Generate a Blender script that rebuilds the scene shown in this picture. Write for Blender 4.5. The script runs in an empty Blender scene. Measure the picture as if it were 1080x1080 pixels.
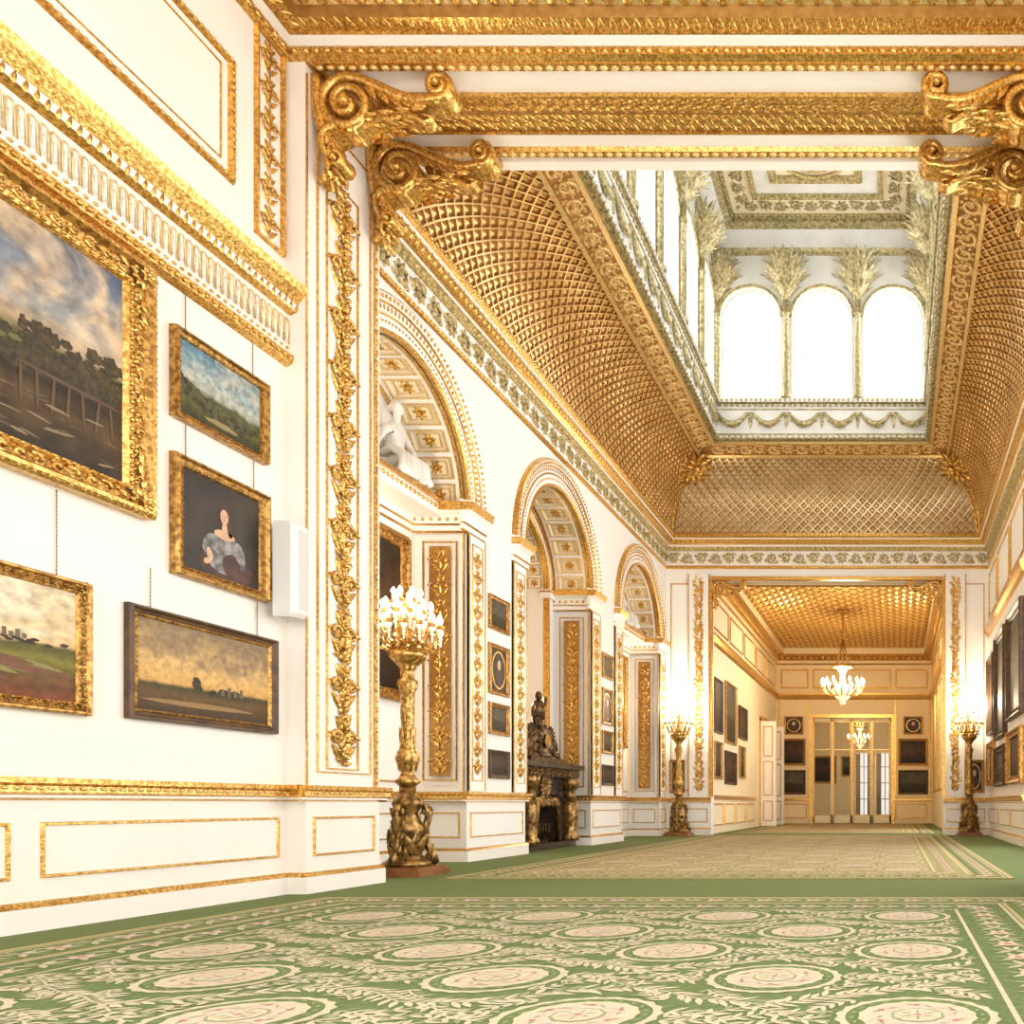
import bpy, math, random
import numpy as np
from mathutils import Vector, Matrix
rng = random.Random(7)
sc = bpy.context.scene
try:
    sc.view_settings.view_transform = 'Standard'
    sc.view_settings.look = 'None'
except Exception as e:
    print(e)
COL = sc.collection
pi = math.pi

# ------------------------------------------------------------------ materials
def newmat(name):
    m = bpy.data.materials.new(name); m.use_nodes = True
    nt = m.node_tree; b = nt.nodes['Principled BSDF']
    return m, nt, b
def mat(name, c, rough=.6, metal=0., c2=None, ns=8., bump=0., bs=40., emit=None, es=0., spec=None):
    m, nt, b = newmat(name)
    b.inputs['Roughness'].default_value = rough
    b.inputs['Metallic'].default_value = metal
    b.inputs['Base Color'].default_value = (*c, 1)
    if spec is not None: b.inputs['Specular IOR Level'].default_value = spec
    tc = nt.nodes.new('ShaderNodeTexCoord')
    if c2 is not None:
        n = nt.nodes.new('ShaderNodeTexNoise'); n.inputs['Scale'].default_value = ns
        n.inputs['Detail'].default_value = 3
        r = nt.nodes.new('ShaderNodeValToRGB')
        r.color_ramp.elements[0].position = .38; r.color_ramp.elements[1].position = .62
        r.color_ramp.elements[0].color = (*c, 1); r.color_ramp.elements[1].color = (*c2, 1)
        nt.links.new(tc.outputs['Object'], n.inputs['Vector'])
        nt.links.new(n.outputs['Fac'], r.inputs['Fac']); nt.links.new(r.outputs['Color'], b.inputs['Base Color'])
    if bump > 0:
        n = nt.nodes.new('ShaderNodeTexNoise'); n.inputs['Scale'].default_value = bs
        n.inputs['Detail'].default_value = 2
        bp = nt.nodes.new('ShaderNodeBump'); bp.inputs['Strength'].default_value = bump
        bp.inputs['Distance'].default_value = .02
        nt.links.new(tc.outputs['Object'], n.inputs['Vector'])
        nt.links.new(n.outputs['Fac'], bp.inputs['Height']); nt.links.new(bp.outputs['Normal'], b.inputs['Normal'])
    if emit:
        b.inputs['Emission Color'].default_value = (*emit, 1); b.inputs['Emission Strength'].default_value = es
        try: m.cycles.emission_sampling = 'NONE'
        except Exception: pass
    return m
WHITE = mat('cream_plaster', (.88, .82, .76), .55, c2=(.90, .85, .79), ns=2)
WHITE2 = mat('white_plaster', (.93, .91, .88), .55)
CREAM = mat('warm_cream_plaster', (.86, .69, .42), .5)
CREAM2 = mat('pale_cream_plaster', (.89, .79, .58), .5)
GOLD = mat('gilding', (.48, .25, .05), .27, .78, c2=(.87, .56, .18), ns=42, bump=.12, bs=60)
GOLDL = mat('pale_gilding', (.74, .49, .18), .3, .66, c2=(.93, .72, .37), ns=42, bump=.1, bs=60)
GOLDD = mat('deep_gilding', (.24, .11, .025), .33, .7, c2=(.62, .35, .09), ns=30, bump=.15, bs=50)
GOLDS = mat('gilding_shadowed', (.36, .18, .045), .45, .6, c2=(.46, .25, .07), ns=14)  # darker gilding behind ornament: crevice shade put into the colour
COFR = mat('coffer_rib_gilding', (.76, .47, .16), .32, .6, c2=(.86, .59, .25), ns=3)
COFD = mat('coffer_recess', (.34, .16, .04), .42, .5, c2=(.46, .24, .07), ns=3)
COFR2 = mat('lit_coffer_rib_gilding', (.80, .59, .31), .32, .55, c2=(.88, .70, .42), ns=3)  # end cove copies of rib and recess, its stronger light put into the colour
COFD2 = mat('lit_coffer_recess', (.34, .20, .07), .42, .5, c2=(.46, .30, .13), ns=3)
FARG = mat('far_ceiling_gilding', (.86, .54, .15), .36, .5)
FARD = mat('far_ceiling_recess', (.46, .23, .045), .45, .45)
OLIVE = mat('olive_gilding', (.38, .29, .11), .38, .5, c2=(.70, .56, .28), ns=24, bump=.2, bs=40)
LGOLD = mat('lantern_tarnished_gilding', (.29, .25, .12), .4, .5, c2=(.64, .55, .31), ns=18, bump=.15, bs=40)
GREY = mat('grey_green_plaster', (.73, .74, .71), .6, c2=(.80, .80, .77), ns=3)
BRONZE = mat('dark_bronze', (.10, .05, .015), .3, .7, c2=(.42, .24, .07), ns=18, bump=.2, bs=30)
BRONZEK = mat('blackened_bronze', (.03, .018, .008), .3, .7, c2=(.16, .085, .028), ns=14, bump=.3, bs=30)
BRONZEG = mat('antique_gilt_bronze', (.24, .125, .03), .28, .8, c2=(.70, .43, .13), ns=30, bump=.15, bs=50)
BLACKM = mat('dark_marble', (.03, .022, .018), .25, c2=(.08, .05, .03), ns=8)
WOOD = mat('brown_wood', (.20, .07, .02), .35, c2=(.30, .12, .04), ns=10)
DARKW = mat('dark_frame_wood', (.05, .022, .007), .4, c2=(.12, .055, .016), ns=12)
MARBLE = mat('white_marble', (.85, .83, .80), .4, c2=(.74, .72, .68), ns=5)
PLASTIC = mat('white_plastic', (.78, .77, .76), .4)
CHAIN = mat('chain_metal', (.22, .18, .12), .4, .8)
CANDLE = mat('ivory_candle', (.95, .85, .62), .5, emit=(1, .75, .38), es=.7)
FLAME = mat('candle_flame', (1, .9, .7), .5, emit=(1., .80, .45), es=4.5)
FLAME2 = mat('chandelier_flame', (1, .9, .7), .5, emit=(1., .80, .45), es=9)
CRYSTAL = mat('crystal', (.95, .85, .65), .1, .3, emit=(1, .80, .45), es=.9)
FLOORG = mat('green_carpet_plain', (.135, .175, .065), .95, c2=(.17, .215, .085), ns=60, spec=.1)
CG = mat('carpet_green', (.12, .165, .062), .95, c2=(.16, .21, .085), ns=40, spec=.1)
CGL = mat('carpet_sage', (.30, .33, .17), .95, spec=.1)
CC = mat('carpet_cream', (.62, .55, .39), .95, c2=(.52, .46, .31), ns=50, spec=.1)
CP = mat('carpet_blush', (.64, .52, .42), .95, c2=(.60, .45, .35), ns=30, spec=.1)
CR = mat('carpet_rose', (.42, .19, .14), .95, spec=.1)
CY = mat('carpet_straw', (.48, .38, .19), .95, spec=.1)
CG2 = mat('carpet_straw_green', (.29, .27, .115), .95, c2=(.40, .34, .16), ns=20, spec=.1)
CC2 = mat('carpet_beige', (.66, .53, .33), .95, spec=.1)
WINGLOW = mat('reflected_window_glow', (.85, .83, .8), .8, emit=(1, .95, .9), es=.65)  # self-lit panel in place of windows reflected in the far doors

def canvas(name, stops, cloud, camt, dist, sc1=4., gdark=.5, hor=.4, seed=0., cs=2.2, asp=1.6):
    m, nt, b = newmat(name); L = nt.links.new; N = nt.nodes.new
    b.inputs['Roughness'].default_value = .5; b.inputs['Specular IOR Level'].default_value = .3
    uv = N('ShaderNodeUVMap'); sep = N('ShaderNodeSeparateXYZ'); L(uv.outputs['UV'], sep.inputs[0])
    mp = N('ShaderNodeMapping'); mp.inputs['Scale'].default_value = (asp, 1.35, 1); mp.inputs['Location'].default_value = (seed, seed*1.7, seed)
    L(uv.outputs['UV'], mp.inputs['Vector'])
    n1 = N('ShaderNodeTexNoise'); n1.inputs['Scale'].default_value = sc1; n1.inputs['Detail'].default_value = 6
    L(mp.outputs[0], n1.inputs['Vector'])
    ma = N('ShaderNodeMath'); ma.operation = 'MULTIPLY_ADD'
    L(n1.outputs['Fac'], ma.inputs[0]); ma.inputs[1].default_value = dist*2
    su = N('ShaderNodeMath'); su.operation = 'SUBTRACT'; L(sep.outputs['Y'], su.inputs[0]); su.inputs[1].default_value = dist
    L(su.outputs[0], ma.inputs[2])
    r = N('ShaderNodeValToRGB'); cr = r.color_ramp
    cr.elements[0].position = stops[0][0]; cr.elements[0].color = (*stops[0][1], 1)
    cr.elements[1].position = stops[-1][0]; cr.elements[1].color = (*stops[-1][1], 1)
    for p, c in stops[1:-1]:
        e = cr.elements.new(p); e.color = (*c, 1)
    L(ma.outputs[0], r.inputs['Fac'])
    n2 = N('ShaderNodeTexNoise'); n2.inputs['Scale'].default_value = cs; n2.inputs['Detail'].default_value = 7; n2.inputs['Distortion'].default_value = .9
    L(mp.outputs[0], n2.inputs['Vector'])
    cr2 = N('ShaderNodeValToRGB'); cr2.color_ramp.elements[0].position = .44; cr2.color_ramp.elements[1].position = .58
    L(n2.outputs['Fac'], cr2.inputs['Fac'])
    mr = N('ShaderNodeMapRange'); mr.inputs['From Min'].default_value = hor; mr.inputs['From Max'].default_value = hor+.08; mr.inputs['To Max'].default_value = camt
    L(sep.outputs['Y'], mr.inputs['Value'])
    mu = N('ShaderNodeMath'); mu.operation = 'MULTIPLY'; L(mr.outputs[0], mu.inputs[0]); L(cr2.outputs['Color'], mu.inputs[1])
    mx = N('ShaderNodeMix'); mx.data_type = 'RGBA'; L(mu.outputs[0], mx.inputs['Factor']); L(r.outputs['Color'], mx.inputs[6]); mx.inputs[7].default_value = (*cloud, 1)
    n3 = N('ShaderNodeTexNoise'); n3.inputs['Scale'].default_value = 9; n3.inputs['Detail'].default_value = 6
    L(mp.outputs[0], n3.inputs['Vector'])
    mr3 = N('ShaderNodeMapRange'); mr3.inputs['From Min'].default_value = .3; mr3.inputs['From Max'].default_value = .7
    mr3.inputs['To Min'].default_value = gdark; mr3.inputs['To Max'].default_value = 1.2
    L(n3.outputs['Fac'], mr3.inputs['Value'])
    vm = N('ShaderNodeVectorMath'); vm.operation = 'SCALE'; L(mx.outputs[2], vm.inputs[0]); L(mr3.outputs[0], vm.inputs['Scale'])
    L(vm.outputs[0], b.inputs['Base Color'])
    return m

# ------------------------------------------------------------------ mesh builder
def A(*x): return np.array(x, float)
class MB:
    def __init__(s): s.V = []; s.F = []; s.M = []; s.S = []; s.n = 0
    def add(s, v, f, m=0, sm=False):
        v = np.asarray(v, float).reshape(-1, 3); n = s.n
        s.V.append(v); s.F.extend([tuple(i+n for i in q) for q in f]); s.M.extend([m]*len(f)); s.S.extend([sm]*len(f)); s.n += len(v)
    def box(s, a, b, m=0):
        x0, y0, z0 = a; x1, y1, z1 = b
        v = [(x0,y0,z0),(x1,y0,z0),(x1,y1,z0),(x0,y1,z0),(x0,y0,z1),(x1,y0,z1),(x1,y1,z1),(x0,y1,z1)]
        s.add(v, [(0,3,2,1),(4,5,6,7),(0,1,5,4),(1,2,6,5),(2,3,7,6),(3,0,4,7)], m)
    def tube(s, pts, rad, seg=6, m=0, closed=False, flat=None):
        P = np.array(pts, float); n = len(P)
        rad = np.full(n, rad) if np.isscalar(rad) else np.array(rad, float)
        T = np.gradient(P, axis=0); T /= (np.linalg.norm(T, axis=1)[:, None]+1e-9)
        ref = A(0, 0, 1)
        if abs(T[:, 2]).mean() > .8: ref = A(1, 0, 0)
        v = []
        for i in range(n):
            a = np.cross(T[i], ref); l = np.linalg.norm(a)
            a = a/l if l > 1e-3 else A(0, 1, 0)
            b = np.cross(T[i], a)
            for k in range(seg):
                t = 2*pi*k/seg
                v.append(P[i]+rad[i]*(math.cos(t)*a+math.sin(t)*b))
        f = [(i*seg+k, i*seg+(k+1) % seg, (i+1)*seg+(k+1) % seg, (i+1)*seg+k) for i in range(n-1) for k in range(seg)]
        f += [tuple(range(seg))[::-1], tuple((n-1)*seg+k for k in range(seg))]
        s.add(v, f, m, True)
    def lathe(s, c, prof, seg=16, m=0, sx=1, sy=1, rot=0, caps=True):
        v = []
        for r, z in prof:
            for k in range(seg):
                t = 2*pi*k/seg+rot
                v.append((c[0]+r*math.cos(t)*sx, c[1]+r*math.sin(t)*sy, c[2]+z))
        n = len(prof)
        f = [(i*seg+k, i*seg+(k+1) % seg, (i+1)*seg+(k+1) % seg, (i+1)*seg+k) for i in range(n-1) for k in range(seg)]
        s.add(v, f, m, True)
        b = s.n-n*seg
        if caps:
            s.F += [tuple(b+k for k in range(seg))[::-1], tuple(b+(n-1)*seg+k for k in range(seg))]; s.M += [m, m]; s.S += [False, False]
    def ell(s, c, r, m=0, seg=8, rings=5):
        V, F = sph(seg, rings)
        s.add(V*A(*r)+A(*c), F, m, True)
    def obj(s, name, mats, parent=None, smooth=None, uv=None):
        me = bpy.data.meshes.new(name)
        V = np.concatenate(s.V) if s.V else np.zeros((0, 3))
        me.from_pydata(V.tolist(), [], s.F)
        for m in mats: me.materials.append(m)
        me.polygons.foreach_set('material_index', s.M)
        me.polygons.foreach_set('use_smooth', s.S)
        if uv is not None:
            l = me.uv_layers.new(name='UVMap')
            for i, lp in enumerate(me.loops):
                l.data[i].uv = uv(me.vertices[lp.vertex_index].co)
        me.update()
        o = bpy.data.objects.new(name, me); COL.objects.link(o)
        if parent: o.parent = parent
        return o
_sc = {}
def sph(seg, rings):
    if (seg, rings) in _sc: return _sc[(seg, rings)]
    v = [(0, 0, -1)]
    for i in range(1, rings):
        a = -pi/2+pi*i/rings
        for k in range(seg):
            t = 2*pi*k/seg; v.append((math.cos(a)*math.cos(t), math.cos(a)*math.sin(t), math.sin(a)))
    v.append((0, 0, 1)); f = []
    for k in range(seg): f.append((0, 1+(k+1) % seg, 1+k))
    for i in range(rings-2):
        for k in range(seg):
            f.append((1+i*seg+k, 1+i*seg+(k+1) % seg, 1+(i+1)*seg+(k+1) % seg, 1+(i+1)*seg+k))
    b = 1+(rings-2)*seg; t = len(v)-1
    for k in range(seg): f.append((b+k, b+(k+1) % seg, t))
    _sc[(seg, rings)] = (np.array(v), f); return _sc[(seg, rings)]

class Fr:
    def __init__(s, O, U, V, N): s.O = A(*O); s.U = A(*U); s.V = A(*V); s.N = A(*N); s.R = np.array([s.U, s.V, s.N])
    def p(s, u, v, w=0): return s.O+u*s.U+v*s.V+w*s.N
    def t(s, pts): return s.O+np.asarray(pts, float).reshape(-1, 3) @ s.R
    def sub(s, u, v, w=0, ang=0):
        c, n = math.cos(ang), math.sin(ang)
        return Fr(s.p(u, v, w), c*s.U+n*s.V, -n*s.U+c*s.V, s.N)

def _leaf():
    n = 8; v = []; f = []
    for i in range(n+1):
        t = i/n; w = .5*math.sin(pi*min(1, t**.8*.97+.03))**.8*(1.0 if i % 2 else .80)
        if i == n: w = .02
        lift = .5*math.sin(pi*t*.8)+.25*t*t
        v += [(t-.05, -w, 0.0), (t-.02, -w*.5, lift*.85), (t, 0, lift*.6), (t-.02, w*.5, lift*.85), (t-.05, w, 0.0)]
    for i in range(n):
        for k in range(4):
            a = i*5+k; f.append((a, a+5, a+6, a+1))
    return np.array(v), f
LEAF = _leaf()
def leaf(mb, F, u, v, ang, L, W, H, m=0, w=0.):
    c, s = math.cos(ang), math.sin(ang)
    P = LEAF[0]*A(L, W, H)
    Q = np.column_stack([u+c*P[:, 0]-s*P[:, 1], v+s*P[:, 0]+c*P[:, 1], w+P[:, 2]])
    mb.add(F.t(Q), LEAF[1], m, True)
def frond(mb, base, dirv, side, out, L, W, m=0):
    """palm frond curving outward"""
    n = 9; V = []; f = []
    for i in range(n+1):
        t = i/n; c = base+dirv*(L*t)+out*(L*.32*t**3)-dirv*(L*.12*t**4)
        w = W*.5*(math.sin(pi*min(1, .12+t*.86))**.8)*(1 if i % 2 else .78)
        V += [c-side*w-out*w*.25, c+out*.02, c+side*w-out*w*.25]
    for i in range(n): a = i*3; f += [(a, a+3, a+4, a+1), (a+1, a+4, a+5, a+2)]
    mb.add(V, f, m, True)
def ellF(mb, F, u, v, w, ru, rv, rw, m=0, seg=6, rings=4):
    V, f = sph(seg, rings)
    mb.add(F.t(V*A(ru, rv, rw)+A(u, v, w)), f, m, True)
def boxF(mb, F, a, b, m=0):
    x0, y0, z0 = a; x1, y1, z1 = b
    v = [(x0,y0,z0),(x1,y0,z0),(x1,y1,z0),(x0,y1,z0),(x0,y0,z1),(x1,y0,z1),(x1,y1,z1),(x0,y1,z1)]
    mb.add(F.t(v), [(0,3,2,1),(4,5,6,7),(0,1,5,4),(1,2,6,5),(2,3,7,6),(3,0,4,7)], m)
def scroll(mb, F, u, v, R, sgn, a0, th, m=0, turns=1.4, w=.0):
    n = 15; P = []; r = []
    for i in range(n):
        t = i/(n-1); rr = R*(1-.82*t); a = a0+sgn*turns*2*pi*t
        P.append((u+rr*math.cos(a), v+rr*math.sin(a), w+th*.6)); r.append(th*(1-.4*t))
    mb.tube(F.t(P), r, 5, m)
def rosette(mb, F, u, v, R, m=0, w=0., n=6):
    for k in range(n): leaf(mb, F, u, v, 2*pi*k/n, R, R*.7, R*.4, m, w)
    ellF(mb, F, u, v, w+R*.2, R*.28, R*.28, R*.22, m)
def rinceau(mb, F, u0, u1, v0, v1, m=0, w=0., h=.03, unit=None, lv=7):
    W = v1-v0; L = u1-u0; n = max(1, round(L/(unit or W*1.05))); d = L/n; vm = (v0+v1)/2
    for i in range(n):
        u = u0+(i+.5)*d; s = 1 if i % 2 else -1
        scroll(mb, F, u, vm, W*.40, s, pi*.5*(-s)-s*.8, h*.55, m, 1.2, w)
        rosette(mb, F, u, vm, W*.17, m, w+h*.2, 5)
        for k in range(lv):
            a = 2*pi*k/lv+.3*i
            leaf(mb, F, u+W*.22*math.cos(a), vm+W*.22*math.sin(a), a+s*.7, W*.28, W*.2, h, m, w)
        leaf(mb, F, u0+i*d, vm-s*W*.25, s*.5, W*.42, W*.28, h, m, w)
        leaf(mb, F, u0+i*d, vm+s*W*.25, pi-s*.5, W*.42, W*.28, h, m, w)
def garland(mb, F, u0, u1, vm, W, m=0, w=0., h=.04, dens=14):
    n = int((u1-u0)/W*dens)
    for i in range(n):
        u = u0+(u1-u0)*(i+.5)/n; s = 1 if i % 2 else -1
        env = .85+.15*math.sin(u/W*1.9)
        v = vm+s*rng.uniform(.02, .17)*W*env
        leaf(mb, F, u, v, s*rng.uniform(.3, 1.5), W*rng.uniform(.30, .38)*env, W*rng.uniform(.18, .25), h*rng.uniform(.6, 1.1), m, w)
        if i % 4 == 0: ellF(mb, F, u, vm+rng.uniform(-.13, .13)*W, w+h*.5, W*.085, W*.085, h*.6, m)
        if i % 11 == 4: rosette(mb, F, u, vm, W*.24, m, w+h*.4, 6)
def candelabra_relief(mb, F, u0, u1, vm, W, m=0, w=0., h=.03):
    """symmetrical carved pilaster relief: paired scrolls, husks, rosettes"""
    d = W*1.15; n = max(1, round((u1-u0)/d)); d = (u1-u0)/n
    mb.tube(F.t([(u0, vm, w+h*.3), (u1, vm, w+h*.3)]), W*.025, 5, m)
    for i in range(n):
        u = u0+(i+.5)*d
        for s in (-1, 1):
            scroll(mb, F, u+.02*d, vm+s*W*.25, W*.19, s, -pi/2*s, h*.42, m, 1.25, w)
            leaf(mb, F, u-.42*d, vm+s*W*.04, s*.75, W*.52, W*.20, h, m, w)
            leaf(mb, F, u-.05*d, vm+s*W*.06, s*1.15, W*.34, W*.15, h, m, w)
            leaf(mb, F, u+.15*d, vm+s*W*.05, s*.5, W*.40, W*.17, h, m, w)
            leaf(mb, F, u+.12*d, vm+s*W*.38, s*2.2, W*.24, W*.12, h, m, w)
        leaf(mb, F, u-.3*d, vm, 0, W*.5, W*.2, h*1.3, m, w)
        rosette(mb, F, u+.34*d, vm, W*.16, m, w+h*.3, 6)
def laurel(mb, F, u0, u1, vm, W, m=0, w=0., h=.03, st=.055):
    n = int((u1-u0)/st)
    for i in range(n):
        u = u0+(i+.5)*(u1-u0)/n
        for k, (v, a) in enumerate(((-.30, -.45), (-.10, -.25), (.10, .25), (.30, .45))):
            leaf(mb, F, u+(st*.5 if k in (1, 2) else 0), vm+v*W, a+(.25 if i % 2 else -.1)*(1 if v > 0 else -1), st*1.8, W*.21, h, m, w)
        if i % 3 == 0: ellF(mb, F, u, vm+rng.uniform(-.25, .25)*W, w+h*.6, .018, .018, .016, m)
def ring(mb, F, rect, prof, mats=0, sides=(0, 1, 2, 3)):
    u0, v0, u1, v1 = rect
    def C(a, w): return [(u0+a, v0+a, w), (u1-a, v0+a, w), (u1-a, v1-a, w), (u0+a, v1-a, w)]
    for i in range(len(prof)-1):
        a = C(*prof[i]); b = C(*prof[i+1]); m = mats if isinstance(mats, int) else mats[i]
        for s in sides:
            k = (s+1) % 4
            mb.add(F.t([a[s], a[k], b[k], b[s]]), [(0, 1, 2, 3)], m)
def ringframes(F, rect, a, w):
    u0, v0, u1, v1 = rect
    return [(Fr(F.p(u0+a, v0+a, w), F.U, F.V, F.N), u1-u0-2*a), (Fr(F.p(u1-a, v0+a, w), F.V, -F.U, F.N), v1-v0-2*a),
            (Fr(F.p(u1-a, v1-a, w), -F.U, -F.V, F.N), u1-u0-2*a), (Fr(F.p(u0+a, v1-a, w), -F.V, F.U, F.N), v1-v0-2*a)]
def beads(mb, F, rect, a, w, sp, ru, rv, rw, m=0, sides=(0, 1, 2, 3), seg=6):
    fr = ringframes(F, rect, a, w)
    for s in sides:
        f, L = fr[s]; n = max(1, int(L/sp))
        for i in range(n): ellF(mb, f, (i+.5)*L/n, 0, 0, ru, rv, rw, m, seg, 4)
def leafrow(mb, F, rect, a, w, sp, L_, W_, H_, tiltup, m=0, sides=(0, 1, 2, 3)):
    fr = ringframes(F, rect, a, w)
    for s in sides:
        f, L = fr[s]; n = max(1, int(L/sp))
        up = f.N*math.cos(tiltup)+f.V*math.sin(tiltup); nn = np.cross(f.U, up)
        for i in range(n):
            leaf(mb, Fr(f.p((i+.5)*L/n, 0, 0), up, f.U, -nn if np.dot(nn, f.V) < 0 else nn), 0, 0, 0, L_, W_, H_, m)
def segprof(mb, P0, P1, N, prof, mats=0, e0=0., e1=0., cap=True):
    P0 = A(*P0); P1 = A(*P1); N = A(*N); T = (P1-P0)/np.linalg.norm(P1-P0); P0 = P0-T*e0; P1 = P1+T*e1
    for i in range(len(prof)-1):
        (o0, z0), (o1, z1) = prof[i], prof[i+1]; m = mats if isinstance(mats, int) else mats[i]
        mb.add([[*(P0+N*o0), z0], [*(P1+N*o0), z0], [*(P1+N*o1), z1], [*(P0+N*o1), z1]], [(0, 1, 2, 3)], m)
        if cap:
            for P in (P0, P1):
                mb.add([[*(P-N*.01), z0], [*(P+N*o0), z0], [*(P+N*o1), z1], [*(P-N*.01), z1]], [(0, 1, 2, 3)], m)
def panel(mb, F, u0, v0, u1, v1, wd=.035, h=.02, m=0, bd=False):
    ring(mb, F, (u0, v0, u1, v1), [(0, 0), (wd*.3, h), (wd*.7, h), (wd, 0)], m)
    if bd: beads(mb, F, (u0, v0, u1, v1), wd*.5, h, .05, .018, .014, .012, m)
def archpts(uc, vs, r, n=24): return [(uc-r*math.cos(pi*i/n), vs+r*math.sin(pi*i/n)) for i in range(n+1)]
def archwall(mb, F, u0, u1, v0, v1, bays, m=0):
    cur = u0
    def q(a, b, c, d): mb.add(F.t([(a, b, 0), (c, b, 0), (c, d, 0), (a, d, 0)]), [(0, 1, 2, 3)], m)
    for uc, r, sill, vs in bays:
        q(cur, v0, uc-r, v1)
        if sill > v0: q(uc-r, v0, uc+r, sill)
        P = archpts(uc, vs, r)
        for a, b in zip(P[:-1], P[1:]):
            mb.add(F.t([(a[0], a[1], 0), (b[0], b[1], 0), (b[0], v1, 0), (a[0], v1, 0)]), [(0, 1, 2, 3)], m)
        cur = uc+r
    q(cur, v0, u1, v1)
def archreveal(mb, F, uc, r, sill, vs, d, m=0, close=True):
    P = [(uc-r, sill)]+archpts(uc, vs, r)+[(uc+r, sill)]
    if close: P.append(P[0])
    for a, b in zip(P[:-1], P[1:]):
        mb.add(F.t([(a[0], a[1], 0), (b[0], b[1], 0), (b[0], b[1], -d), (a[0], a[1], -d)]), [(0, 1, 2, 3)], m)
def archring(mb, F, uc, vs, prof, mats=0, n=28):
    for i in range(len(prof)-1):
        (r0, w0), (r1, w1) = prof[i], prof[i+1]; m = mats if isinstance(mats, int) else mats[i]
        for k in range(n):
            a, b = pi*k/n, pi*(k+1)/n
            mb.add(F.t([(uc-r0*math.cos(a), vs+r0*math.sin(a), w0), (uc-r0*math.cos(b), vs+r0*math.sin(b), w0),
                        (uc-r1*math.cos(b), vs+r1*math.sin(b), w1), (uc-r1*math.cos(a), vs+r1*math.sin(a), w1)]), [(0, 1, 2, 3)], m)
def coffers(mb, S, nu, nv, rib, dep, mats=(0, 1, 2), diamond=True, ros=.5, apex=.1):
    mr, mc, mo = mats
    def q(u, v, d=0):
        p, n = S(min(1, max(0, u/nu)), min(1, max(0, v/nv))); return p-n*d
    cells = [(i+.5, j+.5) for i in range(nu) for j in range(nv)]
    if diamond:
        off = [(-.5, 0), (0, -.5), (.5, 0), (0, .5)]
        cells += [(i, j) for i in range(0, nu+1) for j in range(0, nv+1)]
    else: off = [(-.5, -.5), (.5, -.5), (.5, .5), (-.5, .5)]
    for cu, cv in cells:
        k1 = 1-rib; k2 = k1-.1; k3 = ros
        o = [q(cu+a, cv+b) for a, b in off]; i1 = [q(cu+a*k1, cv+b*k1) for a, b in off]
        i2 = [q(cu+a*k2, cv+b*k2, dep) for a, b in off]; i3 = [q(cu+a*k3, cv+b*k3, dep*.98) for a, b in off]
        ap = q(cu, cv, dep*apex)
        V = o+i1+i2+i3+[ap]
        R = []; C = [(8, 9, 10, 11)]; O = []
        for k in range(4):
            l = (k+1) % 4
            R.append((k, l, 4+l, 4+k)); C.append((4+k, 4+l, 8+l, 8+k)); O.append((12+k, 12+l, 16))
        n = mb.n; mb.add(V, R, mr)
        for fs, m in ((C, mc), (O, mo)):
            mb.F.extend([tuple(i+n for i in f) for f in fs]); mb.M.extend([m]*len(fs)); mb.S.extend([False]*len(fs))

def tag(o, label, cat, kind=None, group=None):
    o['label'] = label; o['category'] = cat
    if kind: o['kind'] = kind
    if group: o['group'] = group
    return o
_tn = [0]
def trim(mb, mats, label, cat='moulding', smooth=False):
    _tn[0] += 1
    return tag(mb.obj('trim_%d' % _tn[0], mats), label, cat, 'structure')
def struct(mb, name, mats, label, cat):
    return tag(mb.obj(name, mats), label, cat, 'structure')
def empty(name, loc, rz=0.):
    e = bpy.data.objects.new(name, None); COL.objects.link(e); e.location = loc; e.rotation_euler = (0, 0, rz); e.empty_display_size = .1
    return e
def copytree(root, loc, rz=None):
    r = root.copy(); COL.objects.link(r); r.location = loc
    if rz is not None: r.rotation_euler = (0, 0, rz)
    def rec(src, dst):
        for c in list(src.children):
            d = c.copy(); COL.objects.link(d); d.parent = dst
            d.matrix_parent_inverse = c.matrix_parent_inverse.copy(); rec(c, d)
    rec(root, r); return r

# ------------------------------------------------------------------ dimensions
E = .7
XN, XP, XG, XB = -4.75, -4.6, -5.2, -5.85
XR = 2.1
Y0, YP0, YP1, YB = .6, 6.5, 7.43, 7.6
YE = 18.9
BAYS = [8.85, 12.95, 17.05]; RO = 1.25; ZS = 4.29
FX = lambda X, z=0: Fr((X, 0, z), (0, 1, 0), (0, 0, 1), (1, 0, 0))
FXR = lambda X: Fr((X, 0, 0), (0, 1, 0), (0, 0, 1), (-1, 0, 0))
FY = lambda Y: Fr((0, Y, 0), (1, 0, 0), (0, 0, 1), (0, -1, 0))
FH = Fr((0, 0, 0), (1, 0, 0), (0, 1, 0), (0, 0, 1))

# ------------------------------------------------------------------ floor
mb = MB(); mb.box((-9.6, -1.5, -.2), (3.2, 37.5, 0)); struct(mb, 'floor', [FLOORG], 'plain green fitted carpet floor of the gallery', 'floor')

def flat(mb, pts, z, m):
    mb.add([(x, y, z) for x, y in pts], [tuple(range(len(pts)))], m)
def disc(mb, x, y, r, z, m, n=28, sc=0.):
    flat(mb, [(x+r*(1+sc*(k % 2))*math.cos(2*pi*k/n), y+r*(1+sc*(k % 2))*math.sin(2*pi*k/n)) for k in range(n)], z, m)
_fz = [0]
def fleaf(mb, x, y, a, L, W, z, m):
    _fz[0] = (_fz[0]+1) % 37
    c, s = math.cos(a), math.sin(a); z = z+_fz[0]*.000012
    P = [(0, 0), (.3, .4), (.6, .42), (1, 0), (.6, -.42), (.3, -.4)][::-1]
    flat(mb, [(x+c*p*L-s*q*W, y+s*p*L+c*q*W) for p, q in P], z, m)
def rect(mb, x0, y0, x1, y1, z, m): flat(mb, [(x0, y0), (x1, y0), (x1, y1), (x0, y1)], z, m)
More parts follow.
